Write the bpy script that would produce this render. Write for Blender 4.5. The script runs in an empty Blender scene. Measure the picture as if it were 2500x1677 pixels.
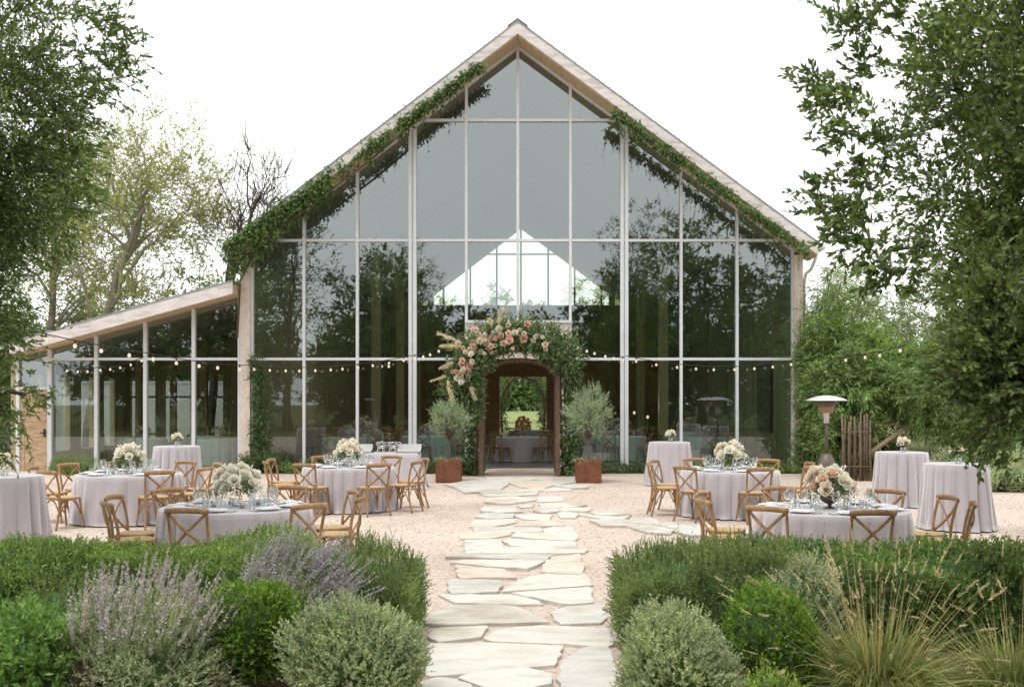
import bpy, math, random
import numpy as np
from mathutils import Vector
random.seed(11)
rng = np.random.default_rng(5)
SC = bpy.context.scene
COL = SC.collection
PI = math.pi
F, HX, HY, EYE = 2650.0, 1279.0, 975.0, 1.9      # lens (in photo pixels), vanishing point and eye height of the survey

def at(px, py, Y):
    return ((px - HX) * Y / F, Y, EYE - (py - HY) * Y / F)
def ground(px, py, z=0.0):
    Y = F * (EYE - z) / (py - HY)
    return ((px - HX) * Y / F, Y, z)

# ------------------------------------------------------------------ objects
WL = {}
def wloc(o):
    return WL.get(o.name, (0, 0, 0)) if o is not None else (0, 0, 0)
def tag(o, label=None, cat=None, group=None, kind=None):
    if label: o['label'] = label
    if cat: o['category'] = cat
    if group: o['group'] = group
    if kind: o['kind'] = kind
    return o
def thing(name, label, cat, loc=(0, 0, 0), group=None, rz=0.0):
    o = bpy.data.objects.new(name, None)
    o.empty_display_size = 0.2
    COL.objects.link(o)
    o.location = loc
    o.rotation_euler = (0, 0, rz)
    WL[o.name] = tuple(loc)
    return tag(o, label, cat, group)
def link(name, me, parent=None, mat=None):
    if mat is not None: me.materials.append(mat)
    o = bpy.data.objects.new(name, me)
    COL.objects.link(o)
    if parent is not None:
        o.parent = parent
        WL[o.name] = wloc(parent)
    return o
def dup_obj(o, parent=None):
    c = o.copy()
    COL.objects.link(c)
    if parent is not None: c.parent = parent
    return c
def dup(root, loc, rz=0.0, label=None, group=None, scale=None):
    r = dup_obj(root)
    r.location = loc
    r.rotation_euler = (0, 0, rz)
    if scale: r.scale = (scale,) * 3
    if label: r['label'] = label
    if group: r['group'] = group
    for ch in list(root.children):
        c = dup_obj(ch, r)
        for g in list(ch.children):
            dup_obj(g, c)
    return r

def raw_mesh(name, V, Fc, smooth=False):
    V = np.asarray(V, dtype=np.float32).reshape(-1, 3)
    Fc = np.asarray(Fc, dtype=np.int32)
    me = bpy.data.meshes.new(name)
    nf, k = Fc.shape
    me.vertices.add(len(V)); me.vertices.foreach_set('co', V.ravel())
    me.loops.add(nf * k); me.loops.foreach_set('vertex_index', Fc.ravel())
    me.polygons.add(nf)
    me.polygons.foreach_set('loop_start', np.arange(0, nf * k, k, dtype=np.int32))
    me.polygons.foreach_set('use_smooth', np.full(nf, bool(smooth)))
    me.update(calc_edges=True)
    return me

class MB:
    def __init__(s): s.v, s.f, s.sm = [], [], []
    def add(s, vs, fs, smooth=False):
        n = len(s.v)
        s.v += [tuple(v) for v in vs]
        for f in fs:
            s.f.append(tuple(i + n for i in f)); s.sm.append(smooth)
        return s
    def box(s, x0, x1, y0, y1, z0, z1):
        v = [(x0,y0,z0),(x1,y0,z0),(x1,y1,z0),(x0,y1,z0),(x0,y0,z1),(x1,y0,z1),(x1,y1,z1),(x0,y1,z1)]
        return s.add(v, [(0,3,2,1),(4,5,6,7),(0,1,5,4),(1,2,6,5),(2,3,7,6),(3,0,4,7)])
    def slab(s, x0, z0, x1, z1, y0, y1, t):      # sloping slab: top line (x0,z0)-(x1,z1), vertical thickness t
        v = [(x0,y0,z0-t),(x1,y0,z1-t),(x1,y1,z1-t),(x0,y1,z0-t),(x0,y0,z0),(x1,y0,z1),(x1,y1,z1),(x0,y1,z0)]
        return s.add(v, [(0,3,2,1),(4,5,6,7),(0,1,5,4),(1,2,6,5),(2,3,7,6),(3,0,4,7)])
    def beam(s, a, b, w, h, up=(0, 0, 1)):
        a, b = Vector(a), Vector(b)
        d = (b - a).normalized(); u = Vector(up)
        if abs(d.dot(u)) > .98: u = Vector((0, 1, 0))
        sd = d.cross(u).normalized(); u = sd.cross(d)
        v = []
        for p in (a, b):
            for i, j in ((-1,-1),(1,-1),(1,1),(-1,1)): v.append(p + sd*w/2*i + u*h/2*j)
        return s.add(v, [(0,1,2,3),(7,6,5,4),(0,4,5,1),(1,5,6,2),(2,6,7,3),(3,7,4,0)])
    def tube(s, pts, r, n=8, flat=1.0, ref=None, caps=True):
        pts = [Vector(p) for p in pts]
        rs = r if isinstance(r, (list, tuple)) else [r] * len(pts)
        vs, fs = [], []
        nrm = None
        for i, p in enumerate(pts):
            t = (pts[min(i+1, len(pts)-1)] - pts[max(i-1, 0)])
            t = t.normalized() if t.length > 1e-9 else Vector((0, 0, 1))
            if nrm is None:
                base = Vector(ref) if ref else (Vector((0,0,1)) if abs(t.z) < .9 else Vector((1,0,0)))
                nrm = (base - t * base.dot(t)).normalized()
            else:
                nrm = (nrm - t * nrm.dot(t))
                nrm = nrm.normalized() if nrm.length > 1e-6 else t.orthogonal().normalized()
            bn = t.cross(nrm)
            for k in range(n):
                a = 2 * PI * k / n
                vs.append(p + nrm * (math.cos(a) * rs[i]) + bn * (math.sin(a) * rs[i] * flat))
        for i in range(len(pts) - 1):
            for k in range(n):
                fs.append((i*n+k, i*n+(k+1) % n, (i+1)*n+(k+1) % n, (i+1)*n+k))
        if caps:
            fs.append(tuple(range(n-1, -1, -1))); fs.append(tuple((len(pts)-1)*n + k for k in range(n)))
        return s.add(vs, fs, True)
    def lathe(s, prof, n=24, c=(0, 0, 0), cap=True):
        vs, fs = [], []
        for r, z in prof:
            for k in range(n):
                a = 2 * PI * k / n
                vs.append((c[0] + r*math.cos(a), c[1] + r*math.sin(a), c[2] + z))
        for i in range(len(prof) - 1):
            for k in range(n):
                fs.append((i*n+k, i*n+(k+1) % n, (i+1)*n+(k+1) % n, (i+1)*n+k))
        if cap:
            if prof[0][0] > 1e-4: fs.append(tuple(range(n-1, -1, -1)))
            if prof[-1][0] > 1e-4: fs.append(tuple((len(prof)-1)*n + k for k in range(n)))
        return s.add(vs, fs, True)
    def prism(s, poly, y0, y1):                   # polygon of (x, z), extruded along y
        n = len(poly)
        v = [(x, y0, z) for x, z in poly] + [(x, y1, z) for x, z in poly]
        return s.add(v, [tuple(range(n)), tuple(range(2*n-1, n-1, -1))] + [(i, i+n, (i+1) % n + n, (i+1) % n) for i in range(n)])
    def build(s, name, mat, parent=None, bevel=0.0):
        o0 = wloc(parent)
        me = bpy.data.meshes.new(name)
        me.from_pydata([(v[0]-o0[0], v[1]-o0[1], v[2]-o0[2]) for v in s.v], [], s.f)
        me.polygons.foreach_set('use_smooth', s.sm)
        me.update()
        o = link(name, me, parent, mat)
        if bevel:
            b = o.modifiers.new('bevel', 'BEVEL'); b.width = bevel; b.segments = 2; b.limit_method = 'ANGLE'
        return o
def arr_build(name, V, Fc, mat, parent=None, smooth=False):
    V = np.asarray(V, dtype=np.float32).reshape(-1, 3) - np.array(wloc(parent), dtype=np.float32)
    return link(name, raw_mesh(name, V, Fc, smooth), parent, mat)

# ------------------------------------------------------------------ materials
def lin(r, g, b):
    f = lambda c: (c/255/12.92) if c <= 10 else ((c/255 + .055)/1.055) ** 2.4
    return (f(r), f(g), f(b), 1)
def newmat(name):
    m = bpy.data.materials.new(name); m.use_nodes = True
    nt = m.node_tree; nt.nodes.clear()
    out = nt.nodes.new('ShaderNodeOutputMaterial')
    return m, nt, out
def noise(nt, scale, detail=4, stretch=None, rough=.6, coord='Object'):
    tc = nt.nodes.new('ShaderNodeTexCoord')
    n = nt.nodes.new('ShaderNodeTexNoise'); n.inputs['Scale'].default_value = scale
    n.inputs['Detail'].default_value = detail; n.inputs['Roughness'].default_value = rough
    if stretch:
        mp = nt.nodes.new('ShaderNodeMapping'); mp.inputs['Scale'].default_value = stretch
        nt.links.new(tc.outputs[coord], mp.inputs[0]); nt.links.new(mp.outputs[0], n.inputs['Vector'])
    else:
        nt.links.new(tc.outputs[coord], n.inputs['Vector'])
    return n
def ramp(nt, src, stops):
    r = nt.nodes.new('ShaderNodeValToRGB')
    el = r.color_ramp.elements
    while len(el) < len(stops): el.new(.5)
    for e, (p, c) in zip(el, stops): e.position = p; e.color = c
    nt.links.new(src, r.inputs[0])
    return r
def mixc(nt, fac, a, b, mode='MIX'):
    m = nt.nodes.new('ShaderNodeMix'); m.data_type = 'RGBA'; m.blend_type = mode
    for sock, val in ((m.inputs[0], fac), (m.inputs[6], a), (m.inputs[7], b)):
        if hasattr(val, 'is_linked') or hasattr(val, 'links'): nt.links.new(val, sock)
        else: sock.default_value = val
    return m.outputs[2]
def surf(name, c1, c2, scale=6, stretch=None, rough=.6, spec=.3, metal=0.0, bump=0.0, bscale=None, detail=5, fine=None, vary=0):
    m, nt, out = newmat(name)
    p = nt.nodes.new('ShaderNodeBsdfPrincipled')
    n = noise(nt, scale, detail, stretch)
    r = ramp(nt, n.outputs[0], [(.3, c1), (.7, c2)])
    col = r.outputs[0]
    if fine:
        n2 = noise(nt, fine[0], 3, fine[1] if len(fine) > 1 else None)
        r2 = ramp(nt, n2.outputs[0], [(.33, (.74, .73, .71, 1)), (.55, (1, 1, 1, 1))])
        col = mixc(nt, 1.0, col, r2.outputs[0], 'MULTIPLY')
    if vary:
        oi = nt.nodes.new('ShaderNodeObjectInfo')
        rv = ramp(nt, oi.outputs['Random'], [(0, (1-vary,)*3+(1,)), (1, (1+vary, 1+vary*.95, 1+vary*.85, 1))])
        col = mixc(nt, 1.0, col, rv.outputs[0], 'MULTIPLY')
    nt.links.new(col, p.inputs['Base Color'])
    p.inputs['Roughness'].default_value = rough; p.inputs['Metallic'].default_value = metal
    p.inputs['Specular IOR Level'].default_value = spec
    if 'linen' in name:
        p.inputs['Sheen Weight'].default_value = .9; p.inputs['Sheen Roughness'].default_value = .45
    if bump:
        nb = noise(nt, bscale or scale * 4, 4, stretch)
        b = nt.nodes.new('ShaderNodeBump'); b.inputs['Strength'].default_value = bump; b.inputs['Distance'].default_value = .02
        nt.links.new(nb.outputs[0], b.inputs['Height']); nt.links.new(b.outputs[0], p.inputs['Normal'])
    nt.links.new(p.outputs[0], out.inputs[0])
    return m
def leafmat(name, c1, c2, trans=.25, clump=2.0, rough=.5, spec=.25, dark=.55):
    m, nt, out = newmat(name)
    g = nt.nodes.new('ShaderNodeNewGeometry')
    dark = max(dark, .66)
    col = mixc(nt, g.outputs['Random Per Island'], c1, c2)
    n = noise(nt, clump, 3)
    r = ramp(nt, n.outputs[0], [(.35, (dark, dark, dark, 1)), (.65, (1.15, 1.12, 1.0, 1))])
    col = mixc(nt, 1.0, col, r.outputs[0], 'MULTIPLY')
    p = nt.nodes.new('ShaderNodeBsdfPrincipled')
    p.inputs['Roughness'].default_value = rough; p.inputs['Specular IOR Level'].default_value = spec
    nt.links.new(col, p.inputs['Base Color'])
    t = nt.nodes.new('ShaderNodeBsdfTranslucent')
    tc = mixc(nt, 1.0, col, (1, 1, 1, 1) if 'petals' in name else (1.3, 1.35, .7, 1), 'MULTIPLY')
    nt.links.new(tc, t.inputs[0])
    ms = nt.nodes.new('ShaderNodeMixShader'); ms.inputs[0].default_value = trans
    nt.links.new(p.outputs[0], ms.inputs[1]); nt.links.new(t.outputs[0], ms.inputs[2])
    nt.links.new(ms.outputs[0], out.inputs[0])
    return m
def glassmat(name, tint, refl, base, edge):
    m, nt, out = newmat(name)
    lw = nt.nodes.new('ShaderNodeLayerWeight'); lw.inputs[0].default_value = .35
    mr = nt.nodes.new('ShaderNodeMapRange')
    mr.inputs['To Min'].default_value = base; mr.inputs['To Max'].default_value = edge
    nt.links.new(lw.outputs['Facing'], mr.inputs[0])
    t = nt.nodes.new('ShaderNodeBsdfTransparent'); t.inputs[0].default_value = tint
    gl = nt.nodes.new('ShaderNodeBsdfGlossy'); gl.inputs['Color'].default_value = refl; gl.inputs['Roughness'].default_value = .012 if 'window' in name else 0.0
    if name == 'window_glass':                    # float glass is never quite flat
        nb = noise(nt, .55, 2)
        b = nt.nodes.new('ShaderNodeBump'); b.inputs['Strength'].default_value = .018; b.inputs['Distance'].default_value = .09
        nt.links.new(nb.outputs[0], b.inputs['Height']); nt.links.new(b.outputs[0], gl.inputs['Normal'])
    ms = nt.nodes.new('ShaderNodeMixShader')
    nt.links.new(mr.outputs[0], ms.inputs[0]); nt.links.new(t.outputs[0], ms.inputs[1]); nt.links.new(gl.outputs[0], ms.inputs[2])
    nt.links.new(ms.outputs[0], out.inputs[0])
    return m
def emit(name, c, s):
    m, nt, out = newmat(name)
    e = nt.nodes.new('ShaderNodeEmission'); e.inputs[0].default_value = c; e.inputs[1].default_value = s
    nt.links.new(e.outputs[0], out.inputs[0])
    return m
def G(r, g, b): return (r, g, b, 1)

M = {}
M['fascia'] = surf('pale_pine', G(0.628,0.578,0.552), G(0.736,0.695,0.684), 3, (1,1,6), .7, .2, bump=.1, fine=(1.6,(1.2,1.2,5)))
M['soffit'] = surf('soffit_pine', G(0.550,0.414,0.260), G(0.704,0.552,0.377), 2, (6,.5,6), .7, .2)
M['post'] = surf('whitewashed_wood', G(.66,.55,.48), G(.78,.69,.62), 5, (3,3,.4), .75, .2, bump=.15, fine=(14,(4,4,.5)))
M['alu'] = surf('white_aluminium', G(.60,.62,.64), G(.68,.70,.72), 2, None, .45, .4)
M['roofmetal'] = surf('grey_roof_metal', G(.22,.24,.26), G(.32,.34,.36), 2, (1,4,1), .5, .5)
M['palemetal'] = surf('pale_roof_metal', G(.55,.57,.58), G(.66,.68,.70), 2, (1,4,1), .5, .5)
M['ceil'] = surf('barn_ceiling', G(.26,.23,.20), G(.34,.31,.27), 1, (.5,8,1), .8, .1)
M['inwall'] = surf('interior_wood', G(0.351,0.313,0.195), G(0.495,0.453,0.292), 1.2, (6,6,.5), .8, .1, fine=(3,(8,8,.4)))
M['olivewall'] = surf('interior_plaster', G(0.255,0.275,0.180), G(0.340,0.361,0.247), 1.2, (3,3,.4), .85, .1)
M['darkwood'] = surf('brown_interior_wood', G(0.469,0.262,0.152), G(0.662,0.386,0.221), 2, (.6,3,8), .75, .15)
M['column'] = surf('timber_column', G(0.275,0.231,0.128), G(0.367,0.316,0.180), 2, (5,5,.4), .8, .1)
M['concrete'] = surf('polished_concrete', G(0.255,0.240,0.225), G(0.375,0.360,0.330), 1, None, .25, .4)
M['door'] = surf('knotty_pine_door', G(0.437,0.297,0.183), G(0.589,0.445,0.305), 3, (1,1,5), .7, .2, fine=(2.5,(1,1,5)))
M['black'] = surf('black_iron', G(.02,.018,.016), G(.04,.035,.03), 10, None, .5, .4)
M['arbor'] = surf('weathered_arbor_wood', G(.10,.065,.05), G(.20,.135,.10), 8, (4,4,.6), .85, .1, bump=.4)
M['corten'] = surf('rusted_steel', G(0.134,0.053,0.029), G(0.228,0.102,0.057), 4, None, .85, .2, bump=.1, fine=(18,))
M['cloth'] = surf('lilac_linen', G(0.408,0.381,0.408), G(0.443,0.416,0.442), 4, None, .9, .1, bump=.05, bscale=220)
M['clothin'] = surf('seafoam_linen', G(.42,.55,.50), G(.50,.62,.57), 4, None, .9, .1)
M['chair'] = surf('honey_elm', G(0.247,0.140,0.063), G(0.425,0.263,0.128), 9, (2,2,.5), .5, .35, fine=(30,(2,2,.4)), vary=.16)
M['cane'] = surf('woven_cane_seat', G(0.403,0.270,0.132), G(0.538,0.380,0.198), 60, None, .7, .2, bump=.3, bscale=150)
M['china'] = surf('white_china', G(.72,.72,.72), G(.78,.78,.78), 3, None, .25, .5)
M['napkin'] = surf('grey_napkin_linen', G(.60,.61,.66), G(.68,.69,.74), 8, None, .9, .1)
M['silver'] = surf('cutlery_steel', G(.5,.5,.52), G(.6,.6,.62), 8, None, .3, .5, 1.0)
M['stemglass'] = glassmat('stemware_glass', G(.93,.95,.95), G(.9,.9,.9), .10, .75)
M['bronze'] = surf('bronze_tank', G(.10,.075,.06), G(.15,.115,.095), 6, None, .45, .5, .3)
M['steel'] = surf('brushed_steel_hood', G(0.672,0.694,0.706), G(0.784,0.806,0.818), 8, None, .35, .5, .5)
M['mesh'] = surf('heater_burner_screen', G(.20,.09,.05), G(.42,.26,.18), 40, None, .6, .4, .2)
M['stick'] = surf('bark_poles', G(.10,.07,.05), G(.24,.18,.135), 10, (5,5,.6), .9, .1, bump=.4)
M['log'] = surf('bare_log', G(.26,.19,.14), G(.40,.31,.23), 8, (2,2,2), .9, .1)
M['bark'] = surf('grey_bark', G(.115,.095,.075), G(.22,.185,.145), 6, (4,4,.8), .9, .1, bump=.5)
M['barkdark'] = surf('dark_bark', G(.05,.042,.034), G(.10,.085,.07), 6, (4,4,.8), .9, .1, bump=.4)
M['paletrunk'] = surf('pale_trunk_bark', G(.25,.215,.17), G(.37,.33,.27), 5, (4,4,.8), .9, .1, bump=.5)
M['cable'] = surf('black_cable', G(.02,.02,.02), G(.03,.03,.03), 5, None, .6, .3)
M['bulb'] = emit('warm_bulb', G(1.0,.82,.58), 1.05)
M['flame'] = emit('candle_flame', G(1.0,.62,.25), 3.0)
M['wax'] = surf('cream_wax', G(.68,.58,.42), G(.74,.64,.48), 5, None, .5, .3)
M['glass'] = glassmat('window_glass', G(.76,.85,.79), G(.80,.89,.92), .255, .85)
M['glass_low'] = glassmat('window_glass_lower', G(.84,.91,.86), G(.80,.89,.92), .135, .85)  # same glass with its reflection turned down so the interior shows through
M['clearglass'] = glassmat('gable_glass', G(.93,.95,.94), G(.8,.85,.85), .06, .6)
M['rosewhite'] = leafmat('ivory_petals', G(.83,.81,.74), G(.87,.86,.81), .35, 8, .8, .1, .92)
M['rosecream'] = leafmat('cream_blush_petals', G(.82,.73,.63), G(.86,.80,.72), .35, 8, .8, .1, .92)
M['rosepeach'] = leafmat('peach_petals', G(.82,.62,.51), G(.86,.72,.63), .35, 8, .8, .1, .92)
M['rosepink'] = leafmat('coral_pink_petals', G(.80,.50,.44), G(.85,.62,.56), .35, 8, .8, .1, .92)
M['roseorange'] = leafmat('burnt_orange_petals', G(.80,.38,.10), G(.85,.55,.24), .35, 8, .8, .1, .92)
M['pampas'] = leafmat('pampas_plume', G(.70,.60,.48), G(.82,.74,.64), .35, 8, .9, .05, .8)
M['trim'] = surf('white_trim_paint', G(.62,.62,.62), G(.70,.70,.69), 3, None, .6, .3)
# foliage
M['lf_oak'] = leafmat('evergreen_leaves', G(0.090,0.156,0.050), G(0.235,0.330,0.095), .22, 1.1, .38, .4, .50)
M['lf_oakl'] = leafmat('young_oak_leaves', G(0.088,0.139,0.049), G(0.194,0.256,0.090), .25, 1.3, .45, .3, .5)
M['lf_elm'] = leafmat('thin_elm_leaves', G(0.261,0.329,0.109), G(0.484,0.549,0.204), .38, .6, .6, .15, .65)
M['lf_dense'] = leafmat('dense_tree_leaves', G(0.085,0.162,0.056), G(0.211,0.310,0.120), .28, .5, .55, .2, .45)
M['lf_grey'] = leafmat('greygreen_leaves', G(0.185,0.238,0.131), G(0.338,0.400,0.230), .28, .6, .6, .2, .55)
M['lf_dark'] = leafmat('dark_green_leaves', G(0.055,0.112,0.037), G(0.155,0.250,0.079), .2, .35, .5, .25, .5)  # dark green leaf colour of the trees mirrored in the glass
M['lf_bamboo'] = leafmat('bamboo_leaves', G(0.154,0.258,0.074), G(0.338,0.471,0.162), .3, .9, .5, .25, .5)
M['lf_sumac'] = leafmat('pinnate_shrub_leaves', G(0.098,0.192,0.063), G(0.292,0.420,0.143), .28, 1.0, .45, .3, .42)
M['lf_vine'] = leafmat('vine_leaves', G(0.068,0.129,0.040), G(0.204,0.304,0.112), .25, 2.5, .5, .25, .55)
M['lf_ivy'] = leafmat('ivy_leaves', G(0.046,0.108,0.038), G(0.138,0.230,0.077), .22, 2.5, .4, .35, .55)
M['lf_hedge'] = leafmat('hedge_leaves', G(0.130,0.228,0.067), G(0.324,0.457,0.136), .28, 2.2, .5, .25, .5)
M['lf_hedge2'] = leafmat('pittosporum_leaves', G(0.115,0.220,0.069), G(0.316,0.440,0.144), .25, 2.2, .4, .35, .5)
M['lf_rosemary'] = leafmat('rosemary_needles', G(0.128,0.209,0.077), G(0.325,0.430,0.173), .2, 3.0, .6, .2, .5)
M['lf_germander'] = leafmat('germander_leaves', G(0.288,0.372,0.220), G(0.595,0.667,0.443), .25, 4, .7, .15, .55)
M['lf_artemisia'] = leafmat('silver_sage_leaves', G(0.329,0.397,0.255), G(0.609,0.666,0.494), .25, 4, .75, .1, .6)
M['lf_box'] = leafmat('boxwood_leaves', G(0.094,0.201,0.028), G(0.282,0.451,0.075), .25, 5, .4, .35, .5)
M['lf_mint'] = leafmat('broad_green_leaves', G(0.111,0.229,0.060), G(0.252,0.419,0.120), .3, 4, .5, .25, .5)
M['lf_lime'] = leafmat('lime_shrub_leaves', G(0.179,0.307,0.058), G(0.422,0.576,0.141), .3, 5, .5, .25, .6)
M['lf_spike'] = leafmat('lavender_florets', G(.36,.32,.47), G(.55,.50,.63), .25, 5, .85, .05, .75)
M['lf_spike2'] = leafmat('grey_lavender_florets', G(.46,.40,.50), G(.64,.58,.68), .25, 5, .85, .05, .75)
M['lf_seed'] = leafmat('grass_seedheads', G(.52,.43,.30), G(.70,.62,.46), .3, 5, .9, .05, .75)
M['lf_grass'] = leafmat('fountain_grass_blades', G(.15,.21,.065), G(.36,.38,.17), .3, 2.5, .6, .15, .65)
M['lf_straw'] = leafmat('straw_stalks', G(0.440,0.363,0.198), G(0.638,0.539,0.330), .3, 5, .7, .1, .8)
M['lf_olive'] = leafmat('olive_tree_leaves', G(0.208,0.288,0.193), G(0.432,0.527,0.376), .22, 4, .6, .25, .6)
M['lf_garland'] = leafmat('garland_leaves', G(0.083,0.159,0.066), G(0.267,0.367,0.183), .25, 6, .5, .25, .55)
M['lf_lawn'] = leafmat('lawn_grass', G(0.205,0.307,0.077), G(0.307,0.422,0.128), .2, 3)
M['core'] = surf('foliage_inner_shade', G(0.031,0.062,0.024), G(0.078,0.130,0.048), 12, None, .95, .05)  # dark core colour stands in for the shade deep inside the foliage
M['stem'] = surf('woody_stem', G(.10,.075,.05), G(.17,.13,.09), 20, None, .9, .1)
M['gstem'] = surf('green_stem', G(.09,.14,.05), G(.15,.2,.08), 20, None, .8, .1)
# ------------------------------------------------------------------ foliage tools
import zlib
def reseed(label):
    global rng
    rng = np.random.default_rng(zlib.crc32(label.encode())); random.seed(zlib.crc32(label.encode()))
def nrmz(a):
    return a / np.maximum(np.linalg.norm(a, axis=-1, keepdims=True), 1e-9)
def leaf_quads(P, D, S, L, W, fold=.12):
    N = nrmz(np.cross(D, S))
    L = np.asarray(L).reshape(-1, 1); W = np.asarray(W).reshape(-1, 1)
    b = P + D * L * .42 - N * W * fold
    V = np.stack([P, b + S * W * .5, P + D * L - N * L * .08, b - S * W * .5], 1)
    n = len(P)
    return V.reshape(-1, 3), np.arange(n * 4).reshape(n, 4)
def twig_leaves(O, T, L, n, leafL, leafW, ang=.9, droop=.15, start=.1, jit=.25, curve=0.0, taper=.35):
    """leaves set in a spiral along straight twigs: O origins, T unit directions, L lengths"""
    m = len(O)
    k = np.arange(n)
    t = start + (1 - start) * (k + .5 + rng.uniform(-.4, .4, (m, n))) / n
    t = np.clip(t, 0, 1)
    R = nrmz(rng.normal(size=(m, 3)))
    U = nrmz(np.cross(T, R)); V = np.cross(T, U)
    ph = rng.uniform(0, 2*PI, (m, 1)) + k * 2.4 + rng.uniform(-.4, .4, (m, n))
    side = np.cos(ph)[..., None] * U[:, None] + np.sin(ph)[..., None] * V[:, None]
    P = O[:, None] + T[:, None] * (t * L[:, None])[..., None]
    P[..., 2] -= curve * t * t * L[:, None]
    a = ang * (1 - .5 * t)[..., None]
    D = T[:, None] * np.cos(a) + side * np.sin(a) + rng.normal(size=(m, n, 3)) * jit
    D[..., 2] -= droop
    D = nrmz(D)
    S = nrmz(np.cross(D, T[:, None] + rng.normal(size=(m, n, 3)) * .5))
    sc = (1 - taper * t) * rng.uniform(.55, 1.3, (m, n))
    return leaf_quads(P.reshape(-1, 3), D.reshape(-1, 3), S.reshape(-1, 3), leafL * sc.ravel(), leafW * sc.ravel())
def twig_tubes(O, T, L, r, curve=0.0, r1=.35):
    m = len(O)
    R = nrmz(rng.normal(size=(m, 3)))
    U = nrmz(np.cross(T, R)); W = np.cross(T, U)
    r = np.broadcast_to(np.asarray(r, dtype=float), (m,))
    rings = []
    for t, s in ((0, 1), (.5, .5 + .5 * r1), (1, r1)):
        c = O + T * (t * L)[:, None]
        c = c - np.array([0, 0, 1.0]) * (curve * t * t * L)[:, None]
        for k in range(3):
            a = 2 * PI * k / 3
            rings.append(c + (U * math.cos(a) + W * math.sin(a)) * (r * s)[:, None])
    V = np.stack(rings, 1)
    f = []
    for i in range(2):
        for k in range(3): f.append((i*3+k, i*3+(k+1) % 3, (i+1)*3+(k+1) % 3, (i+1)*3+k))
    Fc = (np.arange(m) * 9)[:, None, None] + np.array(f)[None]
    return V.reshape(-1, 3), Fc.reshape(-1, 4)
def join(parts):
    Vs, Fs, n = [], [], 0
    for V, Fc in parts:
        Vs.append(V); Fs.append(Fc + n); n += len(V)
    return np.concatenate(Vs), np.concatenate(Fs)
def blades(B, D, L, W, bend, seg=4, flat=None):
    """curved tapering strips: B base points, D start directions, bend = downward pull at the tip (in lengths)"""
    m = len(B)
    S = nrmz(np.cross(D, nrmz(rng.normal(size=(m, 3)))))
    rows = []
    for i in range(seg + 1):
        t = i / seg
        c = B + D * (L * t)[:, None]
        c = c - np.array([0, 0, 1.0]) * (bend * L * t ** 2.2)[:, None]
        w = (W * (1 - t ** 1.6) * .5 + W * .04)[:, None]
        rows += [c - S * w, c + S * w]
    V = np.stack(rows, 1)
    f = [(2*i, 2*i+1, 2*i+3, 2*i+2) for i in range(seg)]
    Fc = (np.arange(m) * (2 * (seg + 1)))[:, None, None] + np.array(f)[None]
    return V.reshape(-1, 3), Fc.reshape(-1, 4)
def sphere_dirs(n):
    return nrmz(rng.normal(size=(n, 3)))
def lumps(n=9, amp=.18):
    K = sphere_dirs(n); A = rng.uniform(-amp, amp, n); W = rng.uniform(3, 7, n)
    return lambda D: 1 + (A * np.exp(W * (D @ K.T - 1))).sum(1) * 2.0
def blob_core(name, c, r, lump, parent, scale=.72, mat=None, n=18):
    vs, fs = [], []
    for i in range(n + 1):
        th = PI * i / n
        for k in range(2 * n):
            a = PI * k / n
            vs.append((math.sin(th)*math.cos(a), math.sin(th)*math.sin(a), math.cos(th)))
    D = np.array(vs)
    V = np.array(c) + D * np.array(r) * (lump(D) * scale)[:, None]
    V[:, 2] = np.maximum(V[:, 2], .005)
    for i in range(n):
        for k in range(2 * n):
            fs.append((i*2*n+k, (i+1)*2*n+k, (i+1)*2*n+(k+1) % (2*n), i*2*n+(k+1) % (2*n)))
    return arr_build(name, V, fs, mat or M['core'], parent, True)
def bush(name, label, c, r, mat, nsprig, sl, nleaf, lL, lW, up=.5, spread=.35, ang=.9, group=None, cat='shrub', amp=.16,
         core=.72, zmin=.02, stem=.0011, droop=0.0, long=None, coremat=None, twist=1.0):
    """rounded shrub: sprigs stand out of a lumpy ellipsoid"""
    reseed(label)
    t = thing(name, label, cat, (c[0], c[1], 0), group)
    lump = lumps(12, amp)
    if core: blob_core('shade_core', c, r, lump, t, core, coremat)  # dark blob put in to read as inner shade
    D = sphere_dirs(int(nsprig * 1.5))
    P = np.array(c) + D * np.array(r) * (lump(D) * rng.uniform(.70, 1.0, len(D)))[:, None]
    k = P[:, 2] > zmin
    P, D = P[k][:nsprig], D[k][:nsprig]
    T = nrmz(D / np.array(r) * min(r) + np.array([0, 0, up]) + rng.normal(size=D.shape) * spread)
    L = sl * rng.uniform(.6, 1.25, len(P))
    if long: L = np.where(rng.random(len(P)) < long[0], L * long[1], L)
    P = P - T * (L * .45)[:, None]
    V, Fc = twig_leaves(P, T, L, nleaf, lL, lW, ang, droop)
    arr_build('foliage', V, Fc, mat, t)
    V, Fc = twig_tubes(P, T, L * .95, stem)
    arr_build('stems', V, Fc, M['stem'], t)
    return t
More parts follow.
